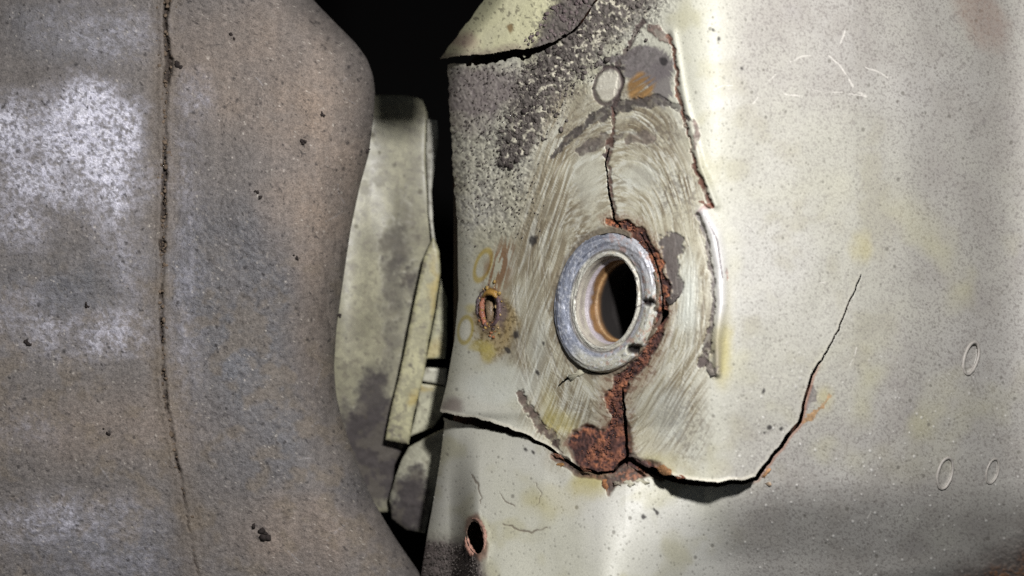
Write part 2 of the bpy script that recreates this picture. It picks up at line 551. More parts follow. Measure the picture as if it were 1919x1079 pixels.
    for q in range(300):
        a0, ra = rs.uniform(0, 2 * np.pi), rs.uniform(0.62, 1.16)
        ln, sl = rs.uniform(0.12, 0.5), rs.normal(0, 0.16)
        aa = np.linspace(a0, a0 + ln, 6)
        rad = ra + sl * (aa - a0) + 0.03 * np.sin((aa - a0) * 5)
        wdt = rs.uniform(0.5, 1.5)
        pts = np.stack([1142 + 178 * rad * np.cos(aa), 560 + np.where(np.sin(aa) < 0, 365, 300) * rad * np.sin(aa), wdt * np.sin(np.linspace(0.3, 2.9, 6))], 1)
        d, v, _ = seg_dist(fx, fy, pts, 6)
        m = np.clip(1.3 - d / np.maximum(v, 0.3), 0, 1) * (d < 6)
        if rs.rand() < 0.55:
            lt = np.maximum(lt, m)
        else:
            dk = np.maximum(dk, m * rs.uniform(0.4, 1))
    ml, md = np.zeros(n), np.zeros(n)
    ml[fi], md[fi] = lt, dk
    p.lay(0.75 * md * fld, lin(104, 92, 72), 0.6)
    p.lay(0.5 * ml * fld, lin(212, 210, 198), 0.45)
    p.h -= 0.7 * (ml + md) * fld
    # olive-brown soiling patches in the swept field
    for (a, b, rx, ry, k) in [(1080, 225, 50, 60, .5), (1225, 245, 55, 40, .75), (1190, 160, 40, 60, .6), (1270, 360, 40, 46, .8), (1075, 410, 40, 70, .35), (1290, 800, 40, 70, .6),
                              (1255, 760, 25, 60, .35), (1085, 780, 40, 40, .4), (1010, 420, 30, 120, .3), (1310, 560, 16, 130, .45), (960, 640, 30, 40, .4)]:
        m = ss(18, -16, ell(wx, wy, a, b, rx, ry))
        p.lay(k * m * ss(0.34, 0.66, 0.5 * st1 + 0.5 * mid), lin(112, 100, 80), 0.7)
        p.lay(k * 0.7 * m * ss(0.5, 0.62, grit2), lin(92, 82, 74), 0.8)
    for (a, b, rx, ry, k) in [(1050, 790, 30, 22, .8), (1030, 770, 14, 40, .5), (1352, 665, 16, 48, .85), (1358, 600, 12, 60, .4), (1105, 905, 34, 30, .6), (1240, 870, 50, 20, .4),
                              (1040, 940, 60, 30, .25), (1615, 465, 18, 26, .45), (1545, 745, 14, 20, .5)]:
        m = ss(14, -14, ell(wx, wy, a, b, rx, ry))
        p.lay(k * m * (0.5 + 0.7 * mid), lin(176, 164, 96))
    # clear pale rub marks
    for (a, b, rx, ry, k) in [(1290, 560, 16, 70, .8), (1255, 780, 34, 50, .35), (1100, 330, 30, 60, .3), (1195, 330, 40, 26, .4), (940, 720, 70, 36, .5), (1010, 650, 16, 60, .4)]:
        m = ss(12, -14, ell(wx, wy, a, b, rx, ry))
        p.lay(k * m, lin(196, 199, 190), 0.45)

    # scraped spot-weld area above the collar
    jx, jy = 9 * (fbm(X, Y, 8, 3, 10) - 0.5), 9 * (fbm(X, Y, 8, 3, 11) - 0.5)
    pk = fbm(X, Y, 11, 3, 1, 0.6)
    m = ss(4, -4, ell(wx, wy, 1212, 120, 52, 34) + 14 * (st1 - 0.5))
    p.lay(m * 0.92, lin(104, 98, 98)[None, :] * (0.6 + 0.8 * fbm(X * 0.5 + Y, Y * 0.25 - X, 5, 2, 2))[:, None], 0.7)
    m = ss(4, -4, ell(wx, wy, 1240, 160, 20, 40) + 14 * (st1 - 0.5))
    p.lay(m * 0.85, lin(104, 98, 98), 0.7)
    m = ss(5, -6, ell(wx, wy, 1203, 163, 27, 27))
    sc_ = fbm(X * 0.6 + Y + 0.004 * (X - 1200) ** 2, (X - Y) * 0.10, 6, 2, 7)
    p.lay(m * ss(0.25, 0.5, sc_), lin(134, 104, 66)[None, :] * (0.25 + 1.4 * sc_)[:, None], 0.6)
    for L, wd, col, dep in [
        ([(1034, 296, 4), (1060, 262, 6), (1100, 228, 9), (1150, 204, 13), (1190, 193, 10), (1240, 188, 9), (1272, 202, 6), (1292, 222, 3)], 1, lin(74, 68, 65), 4),
        ([(1088, 284, 9), (1115, 268, 12), (1140, 258, 10), (1165, 254, 5)], 1, lin(98, 90, 84), 2),
        ([(1180, 262, 7), (1205, 255, 13), (1225, 262, 8)], 1, lin(120, 110, 100), 1),
        ([(1204, 36, 4), (1190, 66, 4), (1172, 96, 5), (1158, 120, 4), (1162, 150, 6), (1158, 186, 6), (1150, 210, 4)], 1, lin(78, 66, 63), 3),
        ([(1126, 112, 3), (1138, 132, 4), (1165, 128, 5)], 1, lin(80, 74, 72), 1),
        ([(1120, 122, 5), (1160, 108, 7), (1200, 92, 6)], 1, lin(100, 94, 92), 1),
        ([(1218, 54, 8), (1235, 62, 9), (1255, 76, 6)], 1, lin(112, 96, 88), -3),
        ([(1252, 66, 4), (1265, 90, 3), (1268, 130, 3.4), (1272, 170, 3.6), (1278, 205, 3), (1288, 235, 2)], 1, lin(104, 72, 58), 4),
        ([(1280, 215, 2.0), (1290, 262, 1.6), (1297, 292, 2.2), (1304, 318, 3.6), (1318, 350, 4.2), (1334, 386, 3.5)], 1, lin(86, 56, 46), 6),
        ([(1334, 386, 4), (1318, 392, 5), (1306, 398, 3)], 1, lin(128, 76, 58), 2),
        ([(1300, 228, 4), (1304, 250, 6), (1302, 274, 4)], 1, lin(122, 108, 100), -2),
        ([(1150, 204, 3), (1146, 250, 3.2), (1138, 292, 6), (1140, 330, 3.4), (1146, 380, 4.5), (1152, 412, 6)], 1, lin(84, 62, 54), 3),
        ([(1135, 290, 6), (1140, 300, 4)], 1, lin(66, 56, 54), 0),
        ([(1306, 398, 3), (1318, 430, 4), (1326, 460, 4), (1334, 505, 4.2), (1336, 560, 4.0), (1332, 610, 4), (1326, 650, 8), (1318, 676, 9), (1314, 684, 4)], 1, lin(82, 72, 70), 7),
        ([(1326, 680, 5), (1336, 700, 7), (1344, 690, 5)], 1, lin(120, 110, 104), 2),
        ([(972, 734, 6), (980, 752, 7), (1000, 778, 7), (1022, 806, 9), (1045, 830, 8)], 1, lin(98, 84, 76), 5),
        ([(1040, 830, 7), (1050, 845, 5)], 1, lin(70, 56, 52), 3),
        ([(1362, 500, 1), (1366, 515, 2), (1364, 525, 1)], 1, lin(120, 72, 48), 1),
        ([(1519, 728, 7), (1522, 746, 10), (1512, 765, 5)], 1, lin(120, 114, 110), 0),
        ([(1505, 790, 4), (1525, 778, 3), (1540, 764, 2.5), (1556, 740, 1.5)], 1, lin(160, 128, 92), 0),
    ]:
        d, v, s = seg_dist(wx * 0.7 + X * 0.3 + jx, wy * 0.7 + Y * 0.3 + jy, L, 30)
        m = ss(1.15, 0.85, d / np.maximum(v, 0.5) + 0.9 * (grit2 - 0.5) + 0.9 * (fbm(X, Y, 16, 2, 4) - 0.5))
        m = m * (d < 30)
        m = m * (0.72 + 0.28 * ss(0.36, 0.48, pk))
        p.lay(0.95 * m, col[None, :] * (0.45 + 1.1 * fbm(X, Y, 6, 2, 5))[:, None], 0.85)
        p.h -= dep * m
    # raised pale lip to the right of the seam
    d, v, s = seg_dist(X, Y, [(1262, 60, 3), (1280, 170, 4), (1296, 240, 7), (1312, 310, 6), (1342, 384, 4)], 40)
    p.h += 6 * np.exp(-(d / 7) ** 2)
    d, v, s = seg_dist(X, Y, [(1318, 398, 11), (1338, 440, 12), (1350, 500, 11), (1352, 570, 9), (1344, 640, 9), (1344, 700, 6)], 40)
    m = np.exp(-(d / np.maximum(v, 3)) ** 2)
    p.h += 12 * m
    p.lay(0.9 * m * ss(640, 560, Y), lin(226, 224, 222), 0.3)
    p.lay(0.6 * m * ss(600, 660, Y), lin(150, 142, 132), 0.7)
    d, v, s = seg_dist(X, Y, [(1322, 404, 1.2), (1344, 450, 1.6), (1354, 520, 1.2)], 20)
    p.lay(0.8 * ss(1.4, 0.6, d / np.maximum(v, 0.6)) * (d < 20), lin(96, 86, 90))

    # ring of an old spot weld
    e1 = ell(wx * .4 + X * .6, wy * .4 + Y * .6, 1140, 160, 25, 34, 0.12)
    m = ss(4.5, 1.5, np.abs(e1) + 2 * (grit2 - 0.5))
    p.lay(0.9 * m, lin(74, 64, 62), 0.85)
    p.h -= 4 * m
    p.lay(ss(0, -8, e1) * 0.75, lin(190, 186, 172))
    # yellow gum stains round the little rusted dent
    m = ss(12, -10, ell(wx, wy, 925, 610, 42, 58, 0.1))
    p.lay(0.8 * m * ss(0.3, 0.55, mid + 0.2 * grit2), lin(156, 134, 88), 0.4)
    p.lay(0.75 * m * ss(0.53, 0.62, grit2), lin(92, 78, 52), 0.4)
    e2 = ell(X, Y, 872, 618, 13, 24, 0.1)
    p.lay(0.8 * ss(4, 1, np.abs(e2)), lin(166, 150, 78), 0.3)
    p.lay(0.6 * ss(0, -6, e2), lin(214, 212, 196), 0.35)
    e3 = ell(X, Y, 905, 497, 14, 28, 0.28)
    p.lay(0.75 * ss(4.5, 1, np.abs(e3)), lin(172, 150, 66), 0.3)
    for (a, b, rx, ry) in [(902, 648, 22, 12), (915, 660, 12, 14), (880, 575, 10, 8)]:
        p.lay(0.6 * ss(6, -5, ell(wx, wy, a, b, rx, ry)), lin(178, 164, 92), 0.35)
    drip = fbm((X + 0.22 * Y) * 1.0, Y * 0.12, 4, 2, 9)
    m = ss(10, -14, ell(wx, wy, 935, 505, 28, 56, 0.25))
    p.lay(0.85 * m * ss(0.44, 0.54, drip), lin(122, 86, 52), 0.5)
    e4 = ell(wx, wy, 917, 578, 18, 36, 0.02)
    p.lay(0.9 * ss(8, -3, e4), lin(96, 72, 58)[None, :] * (0.5 + fbm(X, Y, 5, 2, 1))[:, None], 0.35)
    p.h += 3.5 * np.exp(-(e4 / 6) ** 2)
    p.lay(0.7 * ss(5, -4, ell(wx, wy, 940, 585, 8, 30)), lin(98, 84, 90), 0.4)

    # dirt skirt, lower left, and rim of the torn hole
    m = ss(-14, 22, wy - (1002 + 0.10 * (wx - 800)) + 14 * (grit2 - 0.5)) * (1 - ss(880, 912, wx - 0.25 * (wy - 1020)))
    p.lay(0.95 * m, lin(96, 86, 84)[None, :] * (0.65 + 0.7 * grit2)[:, None], 0.95)
    p.h += m * (2 + 5 * (grit2 - 0.4))
    e5 = ell(wx, wy, 893, 1004, 20, 38, -0.14)
    p.lay(0.85 * ss(6, -2, e5), lin(118, 88, 74)[None, :] * (0.5 + fbm(X, Y, 6, 2, 3))[:, None], 0.7)
    p.h += 4 * np.exp(-(e5 / 7) ** 2)
    m = ss(8, -10, ell(wx, wy, 845, 760, 20, 16))
    p.lay(0.8 * m, lin(116, 104, 98))
    # hair cracks in the paint, lower sheet
    for L in ([(880, 890, 1), (900, 905, 1.2), (902, 930, 1.2), (895, 945, .8)], [(945, 980, 1), (960, 985, 1.4), (985, 994, 1.8), (1005, 992, 1.4), (1025, 985, .8)], [(940, 925, .8), (952, 940, 1.2), (965, 948, .8)],
              [(1000, 950, .6), (1012, 925, .8), (1000, 905, .6)]):
        d, v, s = seg_dist(wx, wy, rough_line(L, 0.1, 4), 20)
        m = ss(1.6, 0.6, d / np.maximum(v, .5)) * (d < 20)
        p.lay(0.75 * m, lin(98, 86, 74))
        p.h -= 1.0 * m
    # scratches through the film, upper right
    for L in ([(1553, 104, 1), (1572, 120, 1.2), (1590, 148, 1.6), (1605, 170, 2.2), (1622, 180, 2.2)], [(1480, 116, .8), (1500, 106, 1.1), (1520, 104, .8)], [(1468, 175, .8), (1485, 178, 1.8), (1502, 180, 1.2)],
              [(1575, 80, 1.2), (1583, 56, 1.6)], [(1622, 126, 1.2), (1640, 132, 1.6), (1672, 150, .7)], [(1410, 194, 1.4), (1420, 182, 1)], [(1432, 158, .8), (1452, 140, 1)], [(1325, 172, .7), (1355, 160, 1), (1372, 160, .7)],
              [(1512, 165, .5), (1560, 172, .6), (1620, 180, .8)], [(1590, 690, .8), (1605, 650, 1)], [(1625, 970, 1.4), (1632, 958, 1)], [(1535, 530, .6), (1546, 528, .8)]):
        d, v, s = seg_dist(X, Y, rough_line(L, 0.05, 6), 20)
        m = ss(1.5, 0.6, d / np.maximum(v, .5)) * (d < 20)
        p.lay(0.6 * m * ss(0.36, 0.56, fbm(X, Y, 10, 2, 3)), lin(218, 214, 205), 0.4)
        p.h -= 0.6 * m
    for (a, b, rx, ry, k) in [(1820, 671, 12, 29, 10.0), (1771, 887, 12, 27, 3.5), (1860, 883, 10, 22, 3.5)]:
        e6 = ell(X, Y, a, b, rx, ry, 0.21)
        p.h -= k * ss(1.5, -3, e6)
    # far right edge: brown scab, dark rusted corner
    m = ss(16, -22, ell(wx, wy, 1838, 30, 46, 66, -0.35))
    p.lay(0.45 * m * (0.4 + 0.8 * grit2), lin(140, 110, 94), 0.8)
    m = ss(-10, 60, (wx - 1905) * 0.62 + (wy - 985) * 0.9 + 60 * (mid - 0.5))
    p.lay(0.9 * m, lin(104, 90, 84)[None, :] * (0.5 + grit2)[:, None], 0.9)
    p.h += m * 7 * (grit2 - 0.5)
    m = ss(0, 50, (wx - 1850) * 0.5 + (wy - 1050) * 0.95 + 50 * (mid - 0.5))
    p.lay(0.8 * m * ss(0.42, 0.6, grit2), lin(150, 104, 62), 0.9)
    # scattered dark chips
    for (a, b, r) in [(1440, 798, 5), (1462, 802, 3.5), (1432, 735, 4), (1434, 812, 3), (998, 452, 6), (1020, 640, 3), (1068, 530, 2.5), (1346, 72, 4), (1334, 54, 3), (1392, 128, 3), (1230, 962, 5), (1205, 970, 4), (1226, 955, 3), (986, 843, 3), (1000, 846, 3),
                      (1245, 112, 7), (1010, 700, 4), (968, 628, 5), (952, 655, 6)]:
        m = ss(2, -2, ell(wx, wy, a, b, r, r * 1.2))
        p.lay(0.9 * m, SOOT, 0.8)

    # rust: halo of the collar, neck and blob above the tear, lower tear lip
    d, v, s = seg_dist(wx, wy, [(1140, 412, 8), (1165, 418, 12), (1195, 436, 15), (1216, 462, 14), (1236, 500, 13), (1246, 540, 12), (1246, 580, 12), (1234, 620, 12), (1216, 656, 17), (1192, 692, 20), (1160, 716, 20), (1152, 745, 16),
                                (1156, 780, 18), (1150, 815, 22), (1162, 845, 18)], 50)
    rh = ss(1.12, 0.86, d / np.maximum(v, 1) + 1.3 * (fbm(X, Y, 20, 3, 7) - 0.5) + 0.25) * (d < 50)
    st = ss(2.6, 0.8, d / np.maximum(v, 1) + 1.2 * (mid - 0.5)) * (d < 50)
    p.lay(0.4 * st, lin(136, 104, 80), 0.8)
    p.lay(0.7 * st * ss(0.54, 0.62, grit2), lin(104, 70, 52), 0.85)
    rb = ss(8, -4, -poly_sd(wx, wy, [(1062, 832), (1076, 806), (1100, 798), (1124, 808), (1146, 806), (1160, 780), (1176, 800), (1182, 850), (1205, 862), (1250, 884), (1240, 898), (1200, 884), (1176, 868), (1150, 886), (1110, 886), (1080, 868)]))
    rl = ss(6, -3, -poly_sd(wx, wy, [(1148, 890), (1172, 868), (1196, 880), (1218, 894), (1190, 900), (1160, 903), (1142, 925), (1132, 900), (1090, 890), (1050, 868), (1034, 850), (1050, 850), (1086, 880), (1120, 890)]))
    ru = np.clip(np.maximum(np.maximum(rh, rb), 0.9 * rl), 0, 1)
    r1, r2 = fbm(X, Y, 7, 3, 3, 0.65), fbm(X, Y, 24, 2, 9)
    rc = RUSTR[None, :] + (RUSTO - RUSTR)[None, :] * ss(0.46, 0.72, 0.45 * r1 + 0.4 * r2 + 0.13 * ss(600, 450, Y) + 0.04)[:, None]
    rc = rc + (RUSTD[None, :] - rc) * np.clip(ss(0.52, 0.36, r1) + 0.6 * ss(0.5, 0.35, r2), 0, 1)[:, None]
    p.lay(ru, rc, 0.92)
    p.h += ru * (-8 + 12 * (r1 - 0.45))
    edge = ss(0.02, 0.4, ru) * ss(0.98, 0.5, ru)
    p.lay(0.6 * edge, lin(96, 70, 54))
    ec = ell(X, Y, 1137, 564, 97, 134, 0.08)
    gl = ss(11, 1, ec + 14 * (fbm(X, Y, 14, 3, 2) - 0.5))
    p.lay(0.75 * gl * (1 - ru), lin(92, 80, 66)[None, :] * (0.5 + pk)[:, None], 0.85)
    p.h += 3 * gl * (grit2 - 0.4)
    # dark scab right of the collar
    m = ss(2, -2, -poly_sd(wx + 2 * jx, wy + 2 * jy, [(1238, 446), (1262, 432), (1278, 450), (1282, 474), (1270, 480), (1272, 500), (1280, 545), (1258, 562), (1250, 520)]))
    p.lay(0.92 * m * (1 - ru), lin(92, 85, 83)[None, :] * (0.7 + 0.6 * r1)[:, None], 0.75)
    p.h -= 3 * m
    # torn edge burr: bare pale paint lip along the crack
    d, v, s = seg_dist(Xo, Yo, CRACK, 30)
    lip = ss(7, 2.5, d - np.maximum(v, 0.3)) * (s > 0) * (1 - ru) * (v > 0.5)
    lip = lip * (1 - 0.75 * ss(1400, 1450, X)) * (0.5 + mid)
    p.lay(0.6 * lip, lin(214, 208, 190), 0.5)
    p.h += 1.5 * lip
    lo = ss(6, 2, d - v) * (s < 0) * (v > 1.0) * ss(1380, 1440, X) * (1 - ss(1525, 1545, X))
    p.lay(0.7 * lo, lin(150, 108, 88))
    return p


def upper_paint(X, Y, Xo, Yo):
    n = X.size
    p = Paint(n, lin(198, 195, 160), 0.5)
    wx = X + 16 * (fbm(X, Y, 22, 3, 1) - 0.5)
    wy = Y + 16 * (fbm(X, Y, 22, 3, 2) - 0.5)
    mid = fbm(X, Y, 60, 3, 5)
    g = fbm(X, Y, 7.5, 3, 9, 0.6)
    p.lay(0.5 * ss(0.45, 0.7, mid), lin(190, 186, 160))
    p.h += 1.2 * (fbm(X, Y, 5, 2, 6) - 0.5)
    p.lay(0.7 * ss(0.68, 0.78, fbm(X, Y, 4.2, 2, 11, 0.4)), lin(100, 94, 80))
    d, v, s = seg_dist(wx, wy, [(1160, -60, 70), (1110, 10, 60), (1070, 50, 52), (1030, 84, 30), (1000, 100, 10)], 170)
    band = ss(1.35, 0.5, d / np.maximum(v, 5) + 0.9 * (g - 0.5) + 0.7 * (mid - 0.5))
    halo = ss(2.3, 0.8, d / np.maximum(v, 5)) * ss(0.52, 0.62, g)
    p.lay(0.8 * halo, DIRTD, 0.9)
    p.lay(band, DIRT[None, :] * (0.45 + 1.1 * fbm(X, Y, 6, 3, 7))[:, None], 0.95)
    p.h += band * (2 + 14 * (fbm(X, Y, 9, 3, 4, 0.6) - 0.35)) + halo * 2
    d, v, s = seg_dist(X, Y, TOPGAP, 80)
    m = ss(22, 3, d + 14 * (g - 0.5)) * ss(1020, 960, X)
    p.lay(0.7 * m, lin(132, 118, 106), 0.9)
    p.h += m * 4 * (g - 0.5)
    m = ss(12, -10, ell(wx, wy, 868, 76, 22, 16))
    p.lay(0.7 * m, lin(150, 126, 116))
    p.lay(0.8 * ss(3, -2, ell(wx, wy, 956, 52, 7, 8)), lin(112, 84, 44))
    return p


# ---------------------------------------------------------------- build the rail
rail = thing("chassis_rail", "torn cream-painted chassis rail with a round collared hole and rust-edged cracks", "chassis rail")


def rail_slits(X, Y):
    out = []
    for L in (CRACK, CRACK_V, CRACK_U, CRACK_R, CRACK_C, CRACK_D):
        d, w, s = seg_dist(X, Y, L, 30)
        out.append((d, s, w))
    return out


outer = sheet("outer_sheet", (770, -40, 1965, 1125), 1.55, rail_sdf, rail_depth, rail_paint, 9, M_PANEL, rail, slit=rail_slits)
outer["label"] = "large torn sheet with swept grime round the hole"
upper = sheet("upper_sheet", (780, -50, 1160, 125), 1.6, upper_sdf, upper_depth, upper_paint, 12, M_PANEL, rail)
upper["label"] = "separate overlapping sheet above the gap, dirt along its lower edge"


def back_depth(X2, Y2, X, Y):
    return base_h(np.maximum(X2, 846), Y2) - 95 - 3 * fbm(X, Y, 30, 2, 2)


def back_paint(X, Y, Xo, Yo):
    p = Paint(X.size, lin(48, 36, 30), 0.9)
    g = fbm(X, Y, 30, 3, 3)
    p.lay(0.7 * ss(0.5, 0.7, g), lin(80, 46, 30))
    return p


sheet("inner_sheet", (846, -60, 1700, 1150), 9, lambda X, Y: np.minimum(X - 850 - np.clip(150 - Y, 0, 300) * 0.9, ell(X, Y, 1137, 564, 118, 150, 0.08)), back_depth, back_paint, 6, M_RUST, rail)

# ---- collar in its own tilted frame
SLOPE = 0.86
C0 = np.array([HOLE[0], HOLE[1], float(base_h(np.array([HOLE[0] - 80.0, HOLE[0] + 80.0]), np.array([564.0, 564.0])).mean())])
UU = np.array([1.0, 0.0, SLOPE])
VV = np.array([0.085, -1.0, 0.02])
NN = np.array([-SLOPE, 0.0, 1.0]) / math.hypot(1, SLOPE)


def lathe(name, prof, paintf, mat, parent, nphi=220, sub=4, wob=0.0):
    pr = np.array(prof, float)
    t = np.linspace(0, len(pr) - 1, (len(pr) - 1) * sub + 1)
    a, b, nn = [np.interp(t, np.arange(len(pr)), pr[:, i]) for i in range(3)]
    ox, oy = [np.interp(t, np.arange(len(pr)), pr[:, i]) if pr.shape[1] > 4 else np.zeros_like(t) for i in (3, 4)]
    ph = np.linspace(0, 2 * np.pi, nphi, endpoint=False)
    A, PH = np.meshgrid(np.arange(len(t)), ph, indexing='ij')
    u, v, n_ = a[A] * np.cos(PH) + ox[A], b[A] * np.sin(PH) + oy[A], nn[A]
    n_ = n_ + wob * (fbm(np.cos(PH) * 90 + A * 3, np.sin(PH) * 90 + A * 2, 14, 3, 3) - 0.5)
    P = C0 + u[..., None] * UU + v[..., None] * VV + n_[..., None] * NN
    P = P.reshape(-1, 3)
    idx = np.arange(len(t) * nphi).reshape(len(t), nphi)
    i2 = np.roll(idx, -1, 1)
    q = np.stack([idx[:-1], idx[1:], i2[1:], i2[:-1]], -1).reshape(-1, 4)
    pp = paintf(P[:, 0], P[:, 1], t[A].ravel(), PH.ravel())
    return make_mesh(name, w3(P[:, 0], P[:, 1], P[:, 2] + pp.h), q, mat, parent, pp.c, pp.r, pp.m)


def collar_paint(X, Y, t, ph):
    p = Paint(X.size, lin(182, 183, 188), 0.45)
    cs, sn = np.cos(ph), np.sin(ph)
    st = fbm(t * 34, ph * 22, 16, 4, 2)
    spk = fbm(X, Y, 4, 2, 5)
    mid = fbm(X, Y, 26, 3, 4)
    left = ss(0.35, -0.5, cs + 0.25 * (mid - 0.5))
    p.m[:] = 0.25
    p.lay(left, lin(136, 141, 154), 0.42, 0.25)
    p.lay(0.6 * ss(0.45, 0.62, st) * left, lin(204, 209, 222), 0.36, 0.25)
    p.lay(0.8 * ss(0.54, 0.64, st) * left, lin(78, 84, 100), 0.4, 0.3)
    # chalky remains of paint, lower right and outer rim
    lr = ss(0.05, 0.75, 0.55 * cs - 0.75 * sn + 0.5 * (mid - 0.5)) * ss(4.9, 4.2, t)
    p.lay(0.85 * lr, lin(184, 182, 164), 0.6, 0.0)
    p.lay(0.75 * ss(1.6, 0.5, t + 0.9 * (mid - 0.5)), lin(168, 164, 148), 0.65, 0.0)
    p.lay(0.5 * ss(0.6, 0.72, spk), lin(214, 216, 220), 0.35)
    p.lay(0.6 * ss(0.62, 0.74, fbm(X, Y, 7, 2, 8)) * (1 - left), lin(160, 120, 100), 0.7, 0.0)
    p.lay(0.7 * ss(5.0, 5.8, t), lin(196, 192, 172), 0.5, 0.1)
    # corroded outer right edge
    p.lay(0.8 * ss(1.1, 0.3, t + 0.8 * (mid - 0.5)) * ss(-0.1, 0.5, cs), RUSTR, 0.9, 0.0)
    p.h += 1.6 * (spk - 0.5) + 2.0 * (mid - 0.5)
    sp = np.maximum(specks(X, Y, 9, 0.4, 0.4, 2.2, 4), specks(X, Y, 22, 0.4, 1.0, 4.5, 7))
    p.lay(0.75 * sp, lin(84, 78, 76), 0.8, 0.0)
    p.h -= 1.6 * sp
    p.lay(0.8 * specks(X + 9, Y, 12, 0.35, 0.4, 2.0, 1), lin(224, 224, 226), 0.35, 0.0)
    p.lay(0.8 * np.exp(-((t - 5.6) / 0.35) ** 2) * ss(0.4, 0.6, mid + 0.1), lin(86, 80, 80), 0.7, 0.0)
    p.lay(0.85 * ss(0.9, 0.4, t + 1.2 * (mid - 0.5)), lin(104, 86, 74), 0.9, 0.0)
    # bites out of the rim
    for (a, b, r) in [(1216, 566, 9), (1190, 654, 12), (1236, 580, 7), (1130, 436, 5)]:
        m = ss(4, -4, np.hypot((X - a) / 1.2, (Y - b) / 0.75) - r + 5 * (spk - 0.5))
        p.lay(m, lin(30, 24, 22), 0.9, 0.0)
        p.h -= 16 * m
    d, v, s = seg_dist(X, Y, [(1184, 580, 1), (1200, 572, 1.4), (1212, 566, 1.6)], 20)
    p.lay(0.9 * ss(1.5, 0.7, d) * (d < 20), lin(52, 40, 36), 0.9)
    return p


def bore_paint(X, Y, t, ph):
    p = Paint(X.size, lin(176, 170, 156), 0.5)
    mid = fbm(X, Y, 18, 3, 4)
    st = fbm(t * 14, ph * 30, 10, 3, 6)
    p.lay(0.5 * ss(0.45, 0.65, st), lin(134, 124, 122))
    p.lay(ss(1.7, 2.2, t), lin(160, 152, 156), 0.45)
    p.lay(ss(3.0, 3.5, t + 0.8 * (mid - 0.5)), lin(128, 96, 62)[None, :] * (0.5 + 0.9 * mid)[:, None], 0.6)
    p.lay(0.5 * ss(4.2, 4.4, t) * ss(4.9, 4.6, t), lin(170, 142, 100), 0.5)
    p.lay(ss(4.9, 5.5, t), lin(20, 15, 13), 0.9)  # shade of the deep bore painted in as near-black
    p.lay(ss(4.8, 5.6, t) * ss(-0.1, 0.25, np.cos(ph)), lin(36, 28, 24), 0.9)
    p.lay(0.8 * ss(-0.05, 0.3, np.cos(ph)), lin(60, 52, 48), 0.8)  # right wall darkened in colour to stand in for its shade
    p.h += 1.4 * (fbm(X, Y, 5, 2, 3) - 0.5)
    return p


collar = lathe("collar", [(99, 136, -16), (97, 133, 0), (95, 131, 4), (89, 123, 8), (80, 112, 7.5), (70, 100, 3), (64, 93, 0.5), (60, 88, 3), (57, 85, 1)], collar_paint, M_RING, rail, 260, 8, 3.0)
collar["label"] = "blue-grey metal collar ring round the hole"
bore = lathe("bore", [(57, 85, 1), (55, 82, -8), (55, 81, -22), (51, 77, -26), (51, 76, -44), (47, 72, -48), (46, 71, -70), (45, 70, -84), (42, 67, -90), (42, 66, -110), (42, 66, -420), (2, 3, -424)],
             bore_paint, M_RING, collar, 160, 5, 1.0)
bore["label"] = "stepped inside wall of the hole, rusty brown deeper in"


# ---- tubes that follow a surface (torn lips, stamped rings)
def tube(name, pts, mat, parent, colf, hfun=None, seg=7, lump=0.35, closed=False, seed=0, rough=0.6):
    """pts: x, y, h, radius in layout units"""
    r_ = np.random.RandomState(seed)
    p = np.array(pts, float)
    if hfun is not None:
        p[:, 2] += hfun(p[:, 0], p[:, 1])
    m = len(p)
    nxt, prv = (np.roll(p, -1, 0), np.roll(p, 1, 0)) if closed else (np.vstack([p[1:], p[-1:]]), np.vstack([p[:1], p[:-1]]))
    tg = (nxt - prv)[:, :3]
    tg /= np.linalg.norm(tg, axis=1)[:, None] + 1e-9
    ref = np.array([0.25, 0.1, 1.0])
    s1 = np.cross(tg, ref); s1 /= np.linalg.norm(s1, axis=1)[:, None] + 1e-9
    s2 = np.cross(tg, s1)
    an = np.linspace(0, 2 * np.pi, seg, endpoint=False)
    R = p[:, 3][:, None] * (1 + lump * (r_.rand(m, seg) - 0.5) * 2)
    P = p[:, None, :3] + R[..., None] * (np.cos(an)[None, :, None] * s1[:, None, :] + np.sin(an)[None, :, None] * s2[:, None, :])
    P = P.reshape(-1, 3)
    idx = np.arange(m * seg).reshape(m, seg)
    a = idx if closed else idx[:-1]
    b = np.roll(idx, -1, 0) if closed else idx[1:]
    q = np.stack([a, b, np.roll(b, -1, 1), np.roll(a, -1, 1)], -1).reshape(-1, 4)
    col = colf(P[:, 0], P[:, 1])
    return make_mesh(name, w3(P[:, 0], P[:, 1], P[:, 2]), q, mat, parent, col, np.full(len(P), rough))


def surf_h(x, y):
    return base_h(x, y) + crack_lift(x, y)


def arc(cx, cy, rx, ry, lean, a0, a1, n, h, r0, r1=None):
    a = np.radians(np.linspace(a0, a1, n))
    y = cy - ry * np.sin(a)
    x = cx + rx * np.cos(a) - lean * (y - cy)
    k = np.linspace(0, 1, n)
    rad = r0 * np.sin(np.pi * np.clip(k, 0.04, 0.96)) ** 0.5 if r1 is None else np.full(n, r0)
    return np.stack([x, y, np.full(n, float(h)), rad], 1)


def mono(c, var=0.5, size=6, k=3):
    return lambda X, Y: np.asarray(c)[None, :] * (1 - var / 2 + var * fbm(X, Y, size, 2, k))[:, None]


for (cx, cy, rx, ry, ln, rad) in [(1820, 671, 13, 30, 0.22, 3.0), (1771, 887, 13.5, 29, 0.2, 2.8), (1860, 883, 11, 23, 0.22, 2.2)]:
    o = tube("stamped_ring", arc(cx, cy, rx, ry, ln, 0, 352, 44, 0.2, rad, 1), M_PANEL, rail, mono(lin(158, 153, 146), 0.3), surf_h, 7, 0.2, True, int(cx), 0.5)

